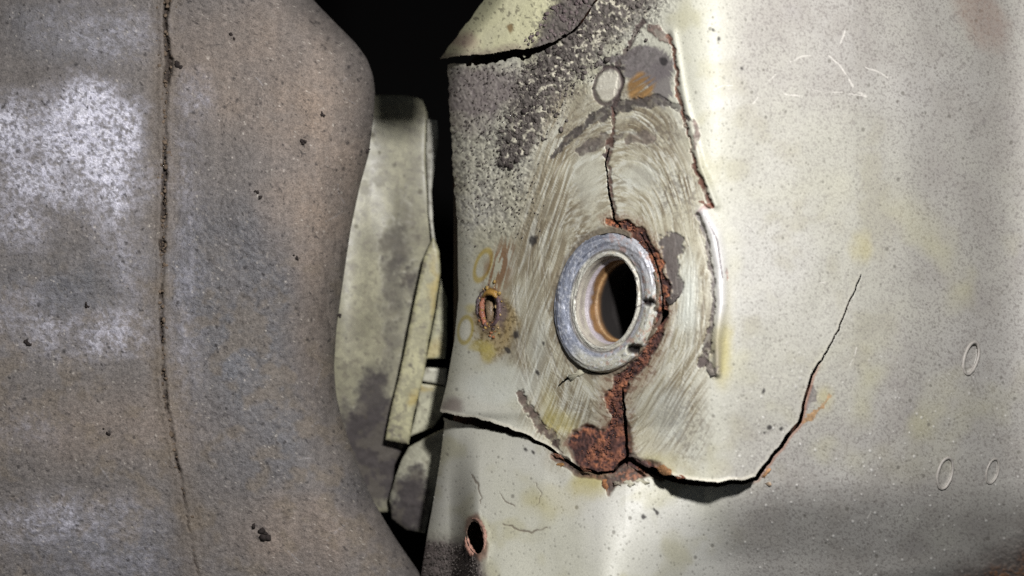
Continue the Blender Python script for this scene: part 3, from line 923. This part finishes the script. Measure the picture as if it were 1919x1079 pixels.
# torn lip of the lower left hole
lip = tube("torn_lip", arc(888, 1012, 13, 28, -0.12, 165, 285, 22, -5, 6.5), M_RUST, rail, mono(lin(204, 156, 138), 0.9), surf_h, 8, 0.25, False, 4, 0.45)
lip["label"] = "curled copper-coloured lip of the torn small hole"
lip2 = tube("torn_lip", arc(893, 1005, 17, 33, -0.12, -60, 100, 24, 1, 4.5), M_RUST, rail, mono(lin(150, 118, 104), 0.8), surf_h, 7, 0.35, False, 5, 0.7)
# gummed rim of the small rusted dent
g1 = tube("gummed_rim", arc(916, 578, 13, 31, 0.02, 110, 275, 24, 2, 5.5), M_RUST, rail, mono(lin(146, 96, 76), 1.1, 4), surf_h, 8, 0.35, False, 6, 0.25)
g1["label"] = "glossy rust-orange rim of the small gummed dent"
tube("gummed_rim", arc(921, 577, 15, 33, 0.02, -95, 80, 24, 2, 5.0), M_RUST, rail, mono(lin(92, 76, 78), 1.0, 4), surf_h, 8, 0.35, False, 7, 0.3)
tube("gummed_rim", arc(914, 577, 19, 37, 0.02, 120, 215, 16, 1, 3.6), M_RUST, rail, mono(lin(84, 72, 74), 1.0, 4), surf_h, 7, 0.35, False, 8, 0.3)
tube("gummed_rim", np.array([(905, 556, 4, 4), (911, 550, 6, 6), (919, 547, 7, 7), (928, 551, 6, 6), (932, 558, 4, 3)]), M_RUST, rail, mono(lin(150, 116, 60), 1.0, 4), surf_h, 8, 0.35, False, 9, 0.2)
tube("gummed_plug", np.array([(917, 560, -14, 7), (919, 575, -10, 9), (920, 590, -9, 9), (919, 602, -10, 6)]), M_RUST, rail, mono(lin(112, 96, 76), 1.2, 5), surf_h, 9, 0.35, False, 10, 0.3)


# ---- rust flakes and paint chips round the tear
def flake(name, outline, lift, mat, col, thick=2.0, curl=6, seed=0, rough=0.8):
    r_ = np.random.RandomState(seed)
    o = np.array(outline, float)
    c = o.mean(0)
    n = len(o)
    tl = r_.uniform(-0.35, 0.35, 2)
    h0 = surf_h(o[:, 0], o[:, 1]) * 0.4 + 0.6 * float(surf_h(c[:1], c[1:2])[0]) + lift + (o - c) @ tl + r_.uniform(0, 1.2, n) + 0.5 * (o[:, 0] - c[0])
    hc = float(surf_h(c[:1], c[1:2])[0]) + lift - 0.6
    P = [(a[0], a[1], b) for a, b in zip(o, h0)] + [(c[0], c[1], hc)] + [(a[0], a[1], b - thick) for a, b in zip(o, h0)] + [(c[0], c[1], hc - thick)]
    P = np.array(P)
    F = []
    for i in range(n):
        j = (i + 1) % n
        F += [(i, j, n), (n + 1 + j, n + 1 + i, 2 * n + 1), (i, n + 1 + i, j), (j, n + 1 + i, n + 1 + j)]
    cc = mono(np.asarray(col) * (0.5 if col[1] < 0.3 else 0.85) + (0.03 if col[1] < 0.3 else 0), 1.5, 9, seed % 5)(P[:, 0], P[:, 1])
    return make_mesh(name, w3(P[:, 0], P[:, 1], P[:, 2]), np.array(F), mat, rail, cc, np.full(len(P), rough), None, False)


FL = [
    ([(1031, 846), (1042, 858), (1060, 866), (1052, 852), (1044, 850)], 3, RUSTO * 1.2), ([(1040, 870), (1055, 866), (1060, 872), (1048, 878)], 4, lin(196, 140, 70)),
    ([(1128, 896), (1138, 895), (1142, 912), (1136, 938), (1131, 915)], 3, lin(186, 120, 60)), 
    ([(1226, 876), (1244, 868), (1262, 882), (1258, 892), (1240, 890)], 6, lin(192, 136, 80)), ([(1262, 890), (1275, 888), (1288, 897), (1270, 899)], 4, lin(170, 104, 70)),
    ([(1184, 855), (1212, 862), (1222, 878), (1204, 872)], 5, RUSTR), ([(1058, 702), (1090, 690), (1118, 694), (1098, 700), (1066, 716)], 5, lin(178, 174, 152)),
    ([(1165, 902), (1182, 898), (1196, 906), (1180, 914)], 3, lin(190, 186, 166)), ([(1186, 900), (1206, 896), (1222, 904), (1204, 910)], 3, lin(186, 182, 160)),
    ([(1146, 900), (1162, 902), (1166, 912), (1150, 910)], 3, lin(160, 148, 128)), ([(1245, 560), (1282, 540), (1270, 562), (1252, 574)], 4, lin(112, 100, 94)),
    ([(1420, 896), (1432, 888), (1442, 874), (1448, 878), (1434, 896)], 3, lin(196, 146, 96)), ([(1428, 904), (1440, 902), (1449, 909), (1440, 911)], 3, lin(178, 156, 130)),
    ([(1082, 868), (1098, 878), (1112, 884), (1096, 886)], 4, lin(150, 92, 60)), ([(1320, 676), (1334, 690), (1346, 684), (1348, 704), (1330, 708)], 4, lin(150, 140, 128)),
    ([(1300, 380), (1320, 374), (1338, 388), (1318, 392)], 4, lin(170, 126, 104)),
]
for i, (o_, lf, c_) in enumerate(FL):
    # jag the outline so no flake has straight cut sides
    oa = np.array(o_, float)
    oa = oa.mean(0) + (oa - oa.mean(0)) * 0.82
    jl = rough_line([tuple(q) for q in oa] + [tuple(oa[0])], 0.17, 40 + i, 3)[:-1]
    flake("paint_chip" if c_[1] > 0.3 else "rust_flake", jl, lf * 0.4, M_PANEL if c_[1] > 0.3 else M_RUST, c_, 1.3, 4, 60 + i)

# ---------------------------------------------------------------- moulded tank, left
XR = smooth_table([(-120, 520), (-40, 560), (0, 587), (40, 626), (80, 666), (110, 688), (140, 699), (170, 703), (210, 701), (290, 691), (350, 674), (430, 657), (540, 641), (620, 630), (690, 626), (740, 630), (790, 642),
                   (870, 670), (940, 700), (1010, 742), (1079, 790), (1150, 850)], 7)
SEAM = rough_line([(314, -70, 1), (313, 0, 1), (310, 40, 1), (313, 90, 1), (318, 120, 1), (310, 170, 1), (309, 260, 1), (307, 360, 1), (304, 450, 1), (302, 560, 1), (304, 650, 1), (310, 740, 1), (320, 800, 1), (330, 860, 1), (344, 930, 1), (356, 1000, 1), (372, 1079, 1), (386, 1150, 1)], 0.02, 7, 2)
tank = thing("moulded_tank", "large dirt-dusted dark grey moulded tank with a vertical seam down its face", "tank")
RR = 125.0
ys = np.arange(-80, 1152, 2.3)
us = np.concatenate([np.arange(-60, 620 - RR + 0.01, 2.3), 620 - RR + RR * np.sin(np.linspace(0.012, np.pi / 2, 62)), ])
th_front = np.linspace(0.012, np.pi / 2, 62)
th_back = np.linspace(np.pi / 2 + 0.05, np.pi * 0.95, 16)
nflat = len(us) - 62
ncol = nflat + 62 + 16


def tank_base(X, Y):
    q_ = np.clip(330 - X, 0, None)
    return 128 - 46 * (np.clip(X - 330, 0, None) / 420.0) ** 2 + 0.34 * q_ ** 2 / (q_ + 70) - 34 * np.exp(-((Y - 660) / 190) ** 2) * ss(250, 620, X) + 14 * (fbm(X, Y, 260, 2, 3) - 0.5) + 4 * (fbm(X, Y, 70, 2, 5) - 0.5)


XRy = XR(ys)
rows_x = np.zeros((len(ys), ncol)); drop = np.zeros((len(ys), ncol))
for j in range(len(ys)):
    f = XRy[j] - RR
    fl = np.linspace(-60, f, nflat)
    a = np.concatenate([th_front, th_back])
    rows_x[j] = np.concatenate([fl, f + RR * np.sin(a)])
    drop[j] = np.concatenate([np.zeros(nflat), -1.35 * RR * (1 - np.cos(a))])
rows_y = np.repeat(ys[:, None], ncol, 1)
TX, TY, TD = rows_x.ravel(), rows_y.ravel(), drop.ravel()


def tank_paint(X, Y):
    n = X.size
    p = Paint(n, lin(118, 112, 108), 0.7)
    wx = X + 40 * (fbm(X, Y, 55, 3, 1) - 0.5)
    wy = Y + 40 * (fbm(X, Y, 55, 3, 2) - 0.5)
    big = fbm(X, Y, 190, 3, 6)
    mid = fbm(X, Y, 48, 4, 5)
    g = fbm(X, Y, 5.5, 3, 9, 0.65)
    g2 = fbm(X, Y, 11, 3, 3, 0.6)
    # brown dust over blue-grey plastic
    bare = 0.75 * ss(40, -60, ell(wx, wy, 430, 520, 150, 160)) + 0.7 * ss(40, -60, ell(wx, wy, 480, 760, 130, 160)) + 0.6 * ss(40, -50, ell(wx, wy, 110, 520, 150, 60)) + 0.7 * ss(30, -50, ell(wx, wy, 200, 1040, 160, 90)) + 0.5 * ss(20, -40, ell(wx, wy, 660, 930, 70, 50)) + 0.5 * ss(30, -30, ell(wx, wy, 120, 60, 120, 60))
    p.lay(np.clip(bare, 0, 1) * (0.35 + 1.1 * mid), lin(96, 96, 100), 0.5)
    brown = 0.8 * ss(60, -60, ell(wx, wy, 600, 330, 90, 160)) + 0.6 * ss(60, -60, ell(wx, wy, 480, 130, 160, 130)) + 0.6 * ss(50, -60, ell(wx, wy, 200, 800, 180, 60)) + 0.7 * ss(40, -50, ell(wx, wy, 560, 1000, 130, 70)) + 0.4 * ss(30, -30, ell(wx, wy, 590, 600, 40, 160))
    p.lay(np.clip(brown, 0, 1) * (0.35 + 0.9 * mid), lin(150, 134, 120), 0.85)
    p.lay(0.5 * ss(0.52, 0.72, fbm(X, Y, 34, 4, 10)) * ss(420, 560, Y), lin(128, 116, 100), 0.85)
    # dark worn smears following the waist
    stv = fbm(X * 1.3, Y * 0.16, 8, 3, 8)
    m = ss(70, 10, XR(Y) - X) * ss(380, 480, Y) * (1 - ss(700, 820, Y))
    p.lay(0.55 * m * ss(0.48, 0.62, stv), lin(88, 80, 74))
    # whitish dust scuffs and lamp sheen painted into the colour, left
    scuff_sheen = np.zeros(n)
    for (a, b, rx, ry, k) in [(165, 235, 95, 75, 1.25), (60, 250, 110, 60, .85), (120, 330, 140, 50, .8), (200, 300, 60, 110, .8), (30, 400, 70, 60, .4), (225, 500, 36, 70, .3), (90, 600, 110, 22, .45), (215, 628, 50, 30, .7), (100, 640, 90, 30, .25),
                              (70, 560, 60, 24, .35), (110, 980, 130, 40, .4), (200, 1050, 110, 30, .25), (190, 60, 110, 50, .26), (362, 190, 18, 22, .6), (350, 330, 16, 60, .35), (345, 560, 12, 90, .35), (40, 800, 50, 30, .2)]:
        scuff_sheen = np.maximum(scuff_sheen, k * ss(46, -46, ell(wx, wy, a, b, rx, ry)))
    gr = ss(0.36, 0.62, 0.5 * g + 0.5 * g2 + 0.12 * (scuff_sheen - 0.5))
    scuff_sheen = np.clip(scuff_sheen * (0.15 + 1.6 * fbm(X, Y, 44, 4, 8)), 0, 1)
    p.lay(np.clip(1.2 * scuff_sheen, 0, 1) * (0.25 + 0.75 * gr), lin(204, 203, 218), 0.38)
    p.lay(0.55 * scuff_sheen * ss(0.48, 0.38, g), lin(112, 111, 116), 0.6)
    p.lay(0.9 * np.clip(scuff_sheen, 0, 1) ** 1.5 * ss(0.54, 0.62, g), lin(240, 239, 250), 0.35)
    hole = ss(20, -25, ell(wx, wy, 150, 545, 85, 45))
    p.lay(0.7 * hole, lin(92, 92, 96), 0.5)
    # fine relief, specks
    p.h += 2.8 * (g - 0.5) + 2.0 * (g2 - 0.5) + 2.0 * (mid - 0.5)
    p.lay(0.35 * ss(0.58, 0.72, g), lin(70, 64, 62), 0.8)
    p.lay(0.3 * ss(0.38, 0.28, g), lin(140, 132, 124), 0.7)
    p.lay(0.7 * ss(0.87, 0.92, fbm(X + 50, Y, 4.2, 2, 4, 0.35)), lin(206, 198, 186), 0.4)
    p.lay(0.8 * ss(0.80, 0.86, fbm(X, Y + 70, 5.0, 2, 10, 0.35)), SOOT, 0.8)
    p.lay(0.7 * specks(X, Y, 26, 0.4, 0.6, 3.4, 2), SOOT, 0.8)
    p.lay(0.6 * specks(X + 31, Y, 19, 0.3, 0.4, 1.8, 5), lin(210, 202, 190), 0.4)
    rs = np.random.RandomState(8)
    for q in range(70):                       # small scrapes in varied directions
        a_, b_ = rs.uniform(0, 680), rs.uniform(-20, 1090)
        an_, L_ = rs.normal(1.4, 0.7), rs.uniform(10, 60)
        pts = [(a_, b_, 0.3), (a_ + 0.5 * L_ * math.cos(an_) + rs.normal(0, 3), b_ + 0.5 * L_ * math.sin(an_), rs.uniform(0.6, 1.3)), (a_ + L_ * math.cos(an_), b_ + L_ * math.sin(an_), 0.3)]
        d, v, _ = seg_dist(X, Y, pts, 6)
        m = np.clip(1.4 - d / np.maximum(v, 0.3), 0, 1) * (d < 6)
        p.lay(0.55 * m, lin(168, 164, 164) if rs.rand() < 0.5 else lin(66, 60, 58), 0.6)
    # the mould seam: groove with a low lip each side
    d, v, s = seg_dist(X + 4 * (g2 - 0.5), Y, SEAM, 60)
    wd = 2.2 + 8.0 * (fbm(X * 0, Y, 32, 4, 2) - 0.42) * ss(900, 700, Y) + 4 * np.exp(-((Y - 125) / 40) ** 2)
    wd = np.maximum(wd, 0.9) * (1 - 0.45 * ss(840, 960, Y))
    brk = 0.25 + 0.75 * ss(0.40, 0.55, fbm(X * 0.3, Y, 26, 3, 9))
    gm = ss(1.35, 0.6, d / wd + 0.8 * (g - 0.5)) * brk
    lipm = np.exp(-((d - wd - 5) / 4.5) ** 2)
    p.mul(1 + 0.30 * (fbm(X * 1.2, Y * 0.10, 9, 3, 4) - 0.5) + 0.25 * (fbm(X * 0.10, Y * 1.1, 8, 3, 6) - 0.5) * ss(330, 200, X))
    p.mul(0.84 * (0.7 + 0.6 * fbm(X, Y, 5.0, 3, 7, 0.7)))
    p.lay(0.3 * ss(44, 2, d + 50 * (mid - 0.5)), lin(120, 106, 88), 0.85)
    p.lay(0.45 * specks(X, Y, 11, 0.6, 0.6, 3.2, 9) * ss(40, 4, d + 30 * (mid - 0.5)), lin(66, 56, 48), 0.9)
    p.lay(0.92 * gm, lin(56, 47, 41), 0.9)
    p.h += 2.2 * lipm * (0.6 + 0.8 * g2) * (1 - 0.5 * ss(820, 950, Y)) - (13 * gm) * (1 - 0.5 * ss(850, 1000, Y)) + gm * 9 * (g2 - 0.4)
    return p


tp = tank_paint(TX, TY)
TH = tank_base(TX, TY) + TD + tp.h
idx = np.arange(len(ys) * ncol).reshape(len(ys), ncol)
q = np.stack([idx[:-1, :-1], idx[1:, :-1], idx[1:, 1:], idx[:-1, 1:]], -1).reshape(-1, 4)
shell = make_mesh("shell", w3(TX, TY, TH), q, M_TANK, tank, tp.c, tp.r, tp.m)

# ---------------------------------------------------------------- grit
ph_ = (1 + 5 ** 0.5) / 2
ICO = np.array([(-1, ph_, 0), (1, ph_, 0), (-1, -ph_, 0), (1, -ph_, 0), (0, -1, ph_), (0, 1, ph_), (0, -1, -ph_), (0, 1, -ph_), (ph_, 0, -1), (ph_, 0, 1), (-ph_, 0, -1), (-ph_, 0, 1)]) / 1.9
ICF = np.array([(0, 11, 5), (0, 5, 1), (0, 1, 7), (0, 7, 10), (0, 10, 11), (1, 5, 9), (5, 11, 4), (11, 10, 2), (10, 7, 6), (7, 1, 8), (3, 9, 4), (3, 4, 2), (3, 2, 6), (3, 6, 8), (3, 8, 9), (4, 9, 5), (2, 4, 11), (6, 2, 10), (8, 6, 7), (9, 8, 1)])


def crumbs(x, y, h, r, seed):
    R_ = np.random.RandomState(seed)
    n = len(x)
    rad = r[:, None] * (0.65 + 0.7 * R_.rand(n, 12))
    A = R_.normal(size=(n, 3, 3))
    Q, _ = np.linalg.qr(A)
    D = np.einsum('vk,nkj->nvj', ICO, Q) * rad[..., None] * (0.7 + 0.6 * R_.rand(n, 1, 3))
    P = np.stack([x, y, h], 1)[:, None, :] + D
    F = (ICF[None] + 12 * np.arange(n)[:, None, None]).reshape(-1, 3)
    return P.reshape(-1, 3), F


def crumb_mesh(name, x, y, h, r, seed, colf, parent=None, mat=M_GRIT):
    P, F = crumbs(np.asarray(x, float), np.asarray(y, float), np.asarray(h, float), np.asarray(r, float), seed)
    return make_mesh(name, w3(P[:, 0], P[:, 1], P[:, 2]), F, mat, parent, colf(P[:, 0], P[:, 1]), np.full(len(P), 0.9), None, False)


# grit packed in the tank seam
n = 620
yy = RNG.uniform(-60, 1100, n)
keep = RNG.rand(n) < np.interp(yy, [0, 150, 500, 780, 900, 1000], [0.8, 1, 0.9, 0.5, 0.3, 0.05])
yy = yy[keep]
xx = np.interp(yy, SEAM[:, 1], SEAM[:, 0]) + RNG.normal(0, 6.0, len(yy)) * np.interp(yy, [0, 120, 160, 400], [1.2, 2.2, 1.2, 0.8])
o = crumb_mesh("seam_grit", xx, yy, tank_base(xx, yy) - 1, RNG.gamma(2.2, 0.8, len(yy)).clip(0.8, 5), 3, mono(lin(112, 98, 84), 1.2, 5), tank)
o["kind"] = "stuff"

# grit caked on the rail
n = 5200
t = RNG.rand(n) ** 0.8
bx = np.interp(t, [0, .15, .3, .5, .7, .85, .95, 1], [1185, 1150, 1100, 1050, 1010, 985, 962, 945])
by = np.interp(t, [0, .15, .3, .5, .7, .85, .95, 1], [-40, 10, 62, 120, 180, 235, 280, 305])
wd = np.interp(t, [0, .5, .8, 1], [56, 48, 36, 12])
bx = bx + RNG.normal(0, 0.55, n) * wd
by = by + RNG.normal(0, 0.45, n) * wd
ok = upper_sdf(bx, by) < -8
bx, by = bx[ok], by[ok]
ok = rail_sdf(bx, by) > 2
bx, by = bx[ok], by[ok]
gx = RNG.uniform(845, 1030, 3600); gy = RNG.uniform(120, 470, 3600) ** 1.0
kk = RNG.rand(3600) < 0.22 * (1 - ss(380, 470, gy)) * (1 - ss(960, 1030, gx))
gx, gy = gx[kk], gy[kk]
lx = RNG.uniform(790, 920, 900); ly = RNG.uniform(1010, 1100, 900)
kk = (rail_sdf(lx, ly) > 3) & (ly > 1012 + 0.1 * (lx - 800)) & (lx < 890 + 0.25 * (ly - 1020))
lx, ly = lx[kk], ly[kk]
kk = rail_sdf(gx, gy) > 3
gx, gy = gx[kk], gy[kk]
ax, ay = np.concatenate([bx, gx, lx]), np.concatenate([by, gy, ly])
rr_ = np.concatenate([RNG.gamma(2.0, 0.8, len(bx)).clip(0.7, 6.0), RNG.uniform(0.8, 2.0, len(gx)), RNG.uniform(1, 2.6, len(lx))])
o = crumb_mesh("caked_grit", ax, ay, surf_h(ax, ay) + 2.5, rr_, 9, mono(lin(88, 82, 78), 1.6, 6))
tag(o, "crumbly purple-grey dirt caked in a diagonal band on the cream rail", "dirt", None, "stuff")
n = 1500
ux, uy = RNG.normal(1080, 45, n), RNG.normal(35, 38, n)
kk = (upper_sdf(ux, uy) > 2) & (uy > -40) & (np.abs((uy - 50) + 1.15 * (ux - 1070)) < 75)
ux, uy = ux[kk], uy[kk]
uh = upper_depth(ux, uy, ux, uy)
o = crumb_mesh("caked_grit", ux, uy, uh + 2.5, RNG.gamma(2.0, 0.8, len(ux)).clip(0.7, 6.0), 19, mono(lin(98, 88, 87), 1.3, 6), rail)
o["kind"] = "stuff"
cl = np.array([(944, 300, 7), (950, 308, 6), (938, 306, 5), (958, 312, 5), (968, 300, 5), (966, 238, 7), (958, 262, 6), (985, 208, 6), (1003, 195, 5), (975, 285, 5), (1028, 95, 6), (1040, 88, 7), (1048, 100, 6), (1070, 70, 6), (1012, 120, 5), (1030, 130, 6), (1090, 60, 6), (1075, 95, 6)])
o = crumb_mesh("caked_clod", cl[:, 0], cl[:, 1], surf_h(cl[:, 0], cl[:, 1]) + 4, cl[:, 2] * 1.0, 29, mono(lin(62, 56, 54), 1.0, 5), rail)
o["kind"] = "stuff"
# grains in the rust
rp = np.array([(1150, 415), (1195, 436), (1236, 500), (1246, 575), (1216, 656), (1192, 692), (1160, 716), (1152, 760), (1156, 800), (1130, 840), (1100, 850), (1170, 855)], float)
n = 450
k = RNG.randint(0, len(rp) - 1, n); tt = RNG.rand(n)[:, None]
pp_ = rp[k] * (1 - tt) + rp[k + 1] * tt + RNG.normal(0, 6.5, (n, 2))
kk = rail_sdf(pp_[:, 0], pp_[:, 1]) > 2
pp_ = pp_[kk]
o = crumb_mesh("rust_grains", pp_[:, 0], pp_[:, 1], surf_h(pp_[:, 0], pp_[:, 1]) - 6, RNG.uniform(0.7, 2.2, len(pp_)), 13, mono(lin(116, 76, 60), 1.4, 9), rail, M_RUST)
o["kind"] = "stuff"

n = 150
an = RNG.uniform(0, 2 * np.pi, n); q_ = RNG.normal(1.0, 0.22, n)
hx = 918 + 17 * q_ * np.cos(an); hy = 578 + 37 * q_ * np.sin(an)
kk = rail_sdf(hx, hy) > 0.5
hx, hy = hx[kk], hy[kk]
cm = np.array([lin(140, 92, 62), lin(150, 124, 70), lin(70, 56, 54), lin(100, 84, 80), lin(176, 150, 110)])
cidx = RNG.randint(0, 5, len(hx))
P_, F_ = crumbs(hx, hy, surf_h(hx, hy) + 2.5, RNG.gamma(2.5, 0.8, len(hx)).clip(0.8, 4.5), 23)
o = make_mesh("gum_crumbs", w3(P_[:, 0], P_[:, 1], P_[:, 2]), F_, M_RUST, rail, np.repeat(cm[cidx], 12, 0), np.full(len(P_), 0.3), None, False)
o["kind"] = "stuff"
# separate crumbs one can point to on the tank
CR_T = [
    (495, 1004, 13, "largest black crumb of dirt, stuck near the bottom of the tank"), (570, 266, 8, "dark dirt crumb on the brown upper right flank of the tank"),
    (486, 366, 7, "thin dark dirt crumb right of the seam at mid height of the tank"), (432, 66, 6, "small dark crumb near the top of the tank, right of the seam"),
    (605, 213, 6, "dark crumb on the upper right shoulder of the tank"), (50, 641, 7, "dark crumb near the left picture edge, under the pale scuffs and painted sheen"),
    (335, 122, 8, "dark crumb beside the widest gritty spot of the tank seam"), (688, 283, 7, "crumb clinging to the right outline of the tank"),
    (636, 590, 6, "crumb on the narrow waist outline of the tank"), (204, 812, 6, "dark crumb on the brown dusty patch left of the seam"),
    (554, 482, 5, "tiny dark crumb below the brown shoulder of the tank"), (166, 577, 6, "dark crumb among the pale scuffs and painted sheen left of the seam"),
]
for i, (a, b, r, lab) in enumerate(CR_T):
    rs = np.random.RandomState(70 + i)
    m = 7 if r > 10 else 4
    ex = a + rs.normal(0, r * 0.5, m); ey = b + 0.8 * (ex - a) + rs.normal(0, r * 0.35, m)
    d_edge = np.clip(RR - (XR(ey) - ex), 0, RR * 0.98)
    hh = tank_base(ex, ey) - 1.35 * RR * (1 - np.sqrt(1 - (d_edge / RR) ** 2)) + 2
    o = crumb_mesh("dirt_crumb", ex, ey, hh, r * rs.uniform(0.3, 0.62, m), 80 + i, mono(lin(52, 46, 44), 0.8, 5))
    tag(o, lab, "dirt crumb", "loose dirt crumbs on the tank")

# ---------------------------------------------------------------- bracket seen in the gap
inner = thing("inner_bracket", "out-of-focus cream bracket with layered strips, in the gap behind tank and rail", "bracket")
ENAM = lin(192, 188, 160)


def br_paint(base, dirt, spots=(), k0=0.9):
    def f(X, Y, Xo, Yo):
        p = Paint(X.size, np.asarray(base) * k0, 0.4)
        wx = X + 30 * (fbm(X, Y, 26, 3, 1) - 0.5)
        wy = Y + 30 * (fbm(X, Y, 26, 3, 2) - 0.5)
        mid = fbm(X, Y, 50, 3, 5)
        g = fbm(X, Y, 9, 3, 7, 0.6)
        p.lay(0.6 * ss(0.40, 0.65, mid), np.asarray(base) * k0 * 0.62)
        p.lay(0.35 * ss(0.45, 0.6, g), lin(110, 106, 94))
        p.lay(0.6 * ss(0.70, 0.78, fbm(X, Y, 8, 2, 3, 0.4)), lin(110, 104, 92))
        for (a, b, rx, ry, k) in dirt:
            m = ss(10, -14, ell(wx, wy, a, b, rx, ry) + 26 * (g - 0.5))
            p.lay(k * m, lin(72, 67, 66)[None, :] * (0.7 + 0.6 * g)[:, None], 0.9)
            p.h += 3 * m * g
        p.lay(0.6 * specks(X, Y, 30, 0.5, 0.8, 4.5, 4, 1.2), lin(84, 78, 70), 0.8)
        p.lay(0.3 * ss(0.56, 0.66, fbm(X, Y, 24, 4, 9)), lin(112, 106, 92), 0.6)
        for (a, b, rx, ry, k) in spots:
            p.lay(k * ss(8, -8, ell(wx, wy, a, b, rx, ry)), lin(176, 152, 70))
        return p
    return f


def plate(name, pts, hf, paint, sp=3.0, thick=14, rnd=10):
    pts = np.array(pts, float)
    b = (pts[:, 0].min() - 4, pts[:, 1].min() - 4, pts[:, 0].max() + 4, pts[:, 1].max() + 4)

    def depth(X2, Y2, X, Y):
        d = np.clip(poly_sd(X2, Y2, pts), 0, rnd)
        return hf(X2, Y2) - rnd * 0.55 * (1 - np.sqrt(np.clip(1 - (1 - d / rnd) ** 2, 0, 1)))
    return sheet(name, b, sp, lambda X, Y: poly_sd(X, Y, pts) + 1.5 * (fbm(X, Y, 14, 2, 3) - 0.5), depth, paint, thick, M_RAIL, inner, (0.30, 0.27, 0.2))


def hb(X, Y):
    return -215 - 0.22 * (X - 700) - np.clip(235 - Y, 0, 400) ** 2 / 160.0 + 30 * np.exp(-((X - 650) / 60) ** 2) * np.exp(-((Y - 620) / 200) ** 2) + 22 * ss(690, 820, X) * ss(560, 360, Y)


plate("back_plate", [(560, 176), (760, 178), (792, 186), (803, 215), (800, 300), (808, 400), (815, 450), (800, 560), (775, 700), (760, 830), (740, 870), (730, 960), (640, 960), (560, 860)], hb,
      br_paint(ENAM, [(742, 470, 26, 50, .7), (735, 540, 22, 60, .6), (770, 530, 14, 30, .9), (735, 640, 16, 60, .6), (700, 750, 34, 70, .95), (690, 830, 60, 70, 1), (715, 890, 60, 60, 1), (740, 790, 36, 40, 1), (755, 400, 10, 40, .4), (645, 770, 14, 18, .7)], (), 0.66), 2.6, 12)
plate("edge_strip", [(800, 222), (820, 226), (822, 260), (815, 310), (809, 360), (812, 420), (818, 470), (812, 470), (803, 400), (799, 300)], lambda X, Y: -205 + 0 * X, br_paint(lin(200, 198, 184), []), 2.0, 10, 8)
plate("front_strip", [(812, 444), (823, 470), (826, 510), (815, 580), (803, 640), (795, 700), (776, 775), (766, 832), (722, 824), (732, 770), (752, 690), (768, 610), (782, 540), (796, 480)], lambda X, Y: -178 - 0.05 * (X - 780),
      br_paint(lin(190, 186, 150), [(735, 835, 20, 12, .6)], [(815, 540, 6, 40, .6), (780, 745, 12, 12, .5)]), 2.0, 12, 8)
plate("side_strip", [(826, 520), (838, 560), (838, 640), (835, 672), (798, 672), (806, 640), (817, 585)], lambda X, Y: -186 - 0.08 * (X - 820), br_paint(lin(192, 190, 158), [], [(815, 650, 12, 16, .4)]), 2.0, 12, 7)
plate("side_strip", [(798, 688), (838, 690), (836, 722), (800, 716), (790, 714)], lambda X, Y: -186 + 0 * X, br_paint(lin(196, 194, 176), []), 2.0, 12, 6)
plate("side_strip", [(788, 718), (836, 724), (834, 770), (812, 800), (768, 818), (780, 770)], lambda X, Y: -188 + 0 * X, br_paint(lin(194, 192, 166), [], [(790, 722, 20, 4, .6)]), 2.0, 12, 6)
plate("foot_tab", [(766, 838), (812, 812), (838, 800), (834, 850), (822, 900), (806, 960), (796, 1000), (760, 992), (734, 972), (730, 930), (742, 890), (752, 862)], lambda X, Y: -172 - 0.15 * (Y - 850),
      br_paint(lin(196, 194, 172), [(775, 925, 36, 50, 1), (765, 970, 40, 36, 1), (790, 890, 14, 16, .5)]), 2.2, 14, 14)

# ---------------------------------------------------------------- unseen plate added above the frame to shade the top of the gap
fp = np.array([(905, 74), (978, 72), (984, 44), (988, 0), (1000, -70), (1008, -700), (905, -700)], float)
fP = np.array([((a - CX) * S, -c * S, (CY - b) * S) for c in (600, 575) for a, b in fp])
nF = len(fp)
fF = [tuple(range(nF)), tuple(range(2 * nF - 1, nF - 1, -1))] + [(i, nF + i, nF + (i + 1) % nF, (i + 1) % nF) for i in range(nF)]
fme = bpy.data.meshes.new("added_shade_plate")
fme.from_pydata([tuple(v) for v in fP], [], fF)
fat = fme.attributes.new("albedo", 'FLOAT_COLOR', 'POINT')
fat.data.foreach_set("color", np.tile(np.array(list(lin(150, 146, 128)) + [0.6], np.float32), 2 * nF))
fme.materials.append(M_PANEL)
fo = bpy.data.objects.new("added_shade_plate", fme)
sc.collection.objects.link(fo)
tag(fo, None, None, None, "structure")

# ---------------------------------------------------------------- dark hollow behind everything
RX = [(-2600, -2000), (4600, 3200)]
P, F = [], []
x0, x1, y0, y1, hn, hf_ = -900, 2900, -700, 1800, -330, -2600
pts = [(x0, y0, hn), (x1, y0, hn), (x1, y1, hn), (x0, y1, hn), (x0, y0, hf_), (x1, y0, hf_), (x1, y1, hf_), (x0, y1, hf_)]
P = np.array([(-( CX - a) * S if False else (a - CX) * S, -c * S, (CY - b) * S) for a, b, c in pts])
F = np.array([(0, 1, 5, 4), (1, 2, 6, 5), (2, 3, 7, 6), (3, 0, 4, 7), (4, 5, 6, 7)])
o = make_mesh("hollow", P, F, M_GRIT, None, np.tile(lin(14, 13, 13), (8, 1)), np.full(8, 0.95), None, False)  # near-black colour stands in for the unlit depth
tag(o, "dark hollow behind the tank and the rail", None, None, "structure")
print("built in %.1f s" % (time.time() - T0), sum(len(m.polygons) for m in bpy.data.meshes))
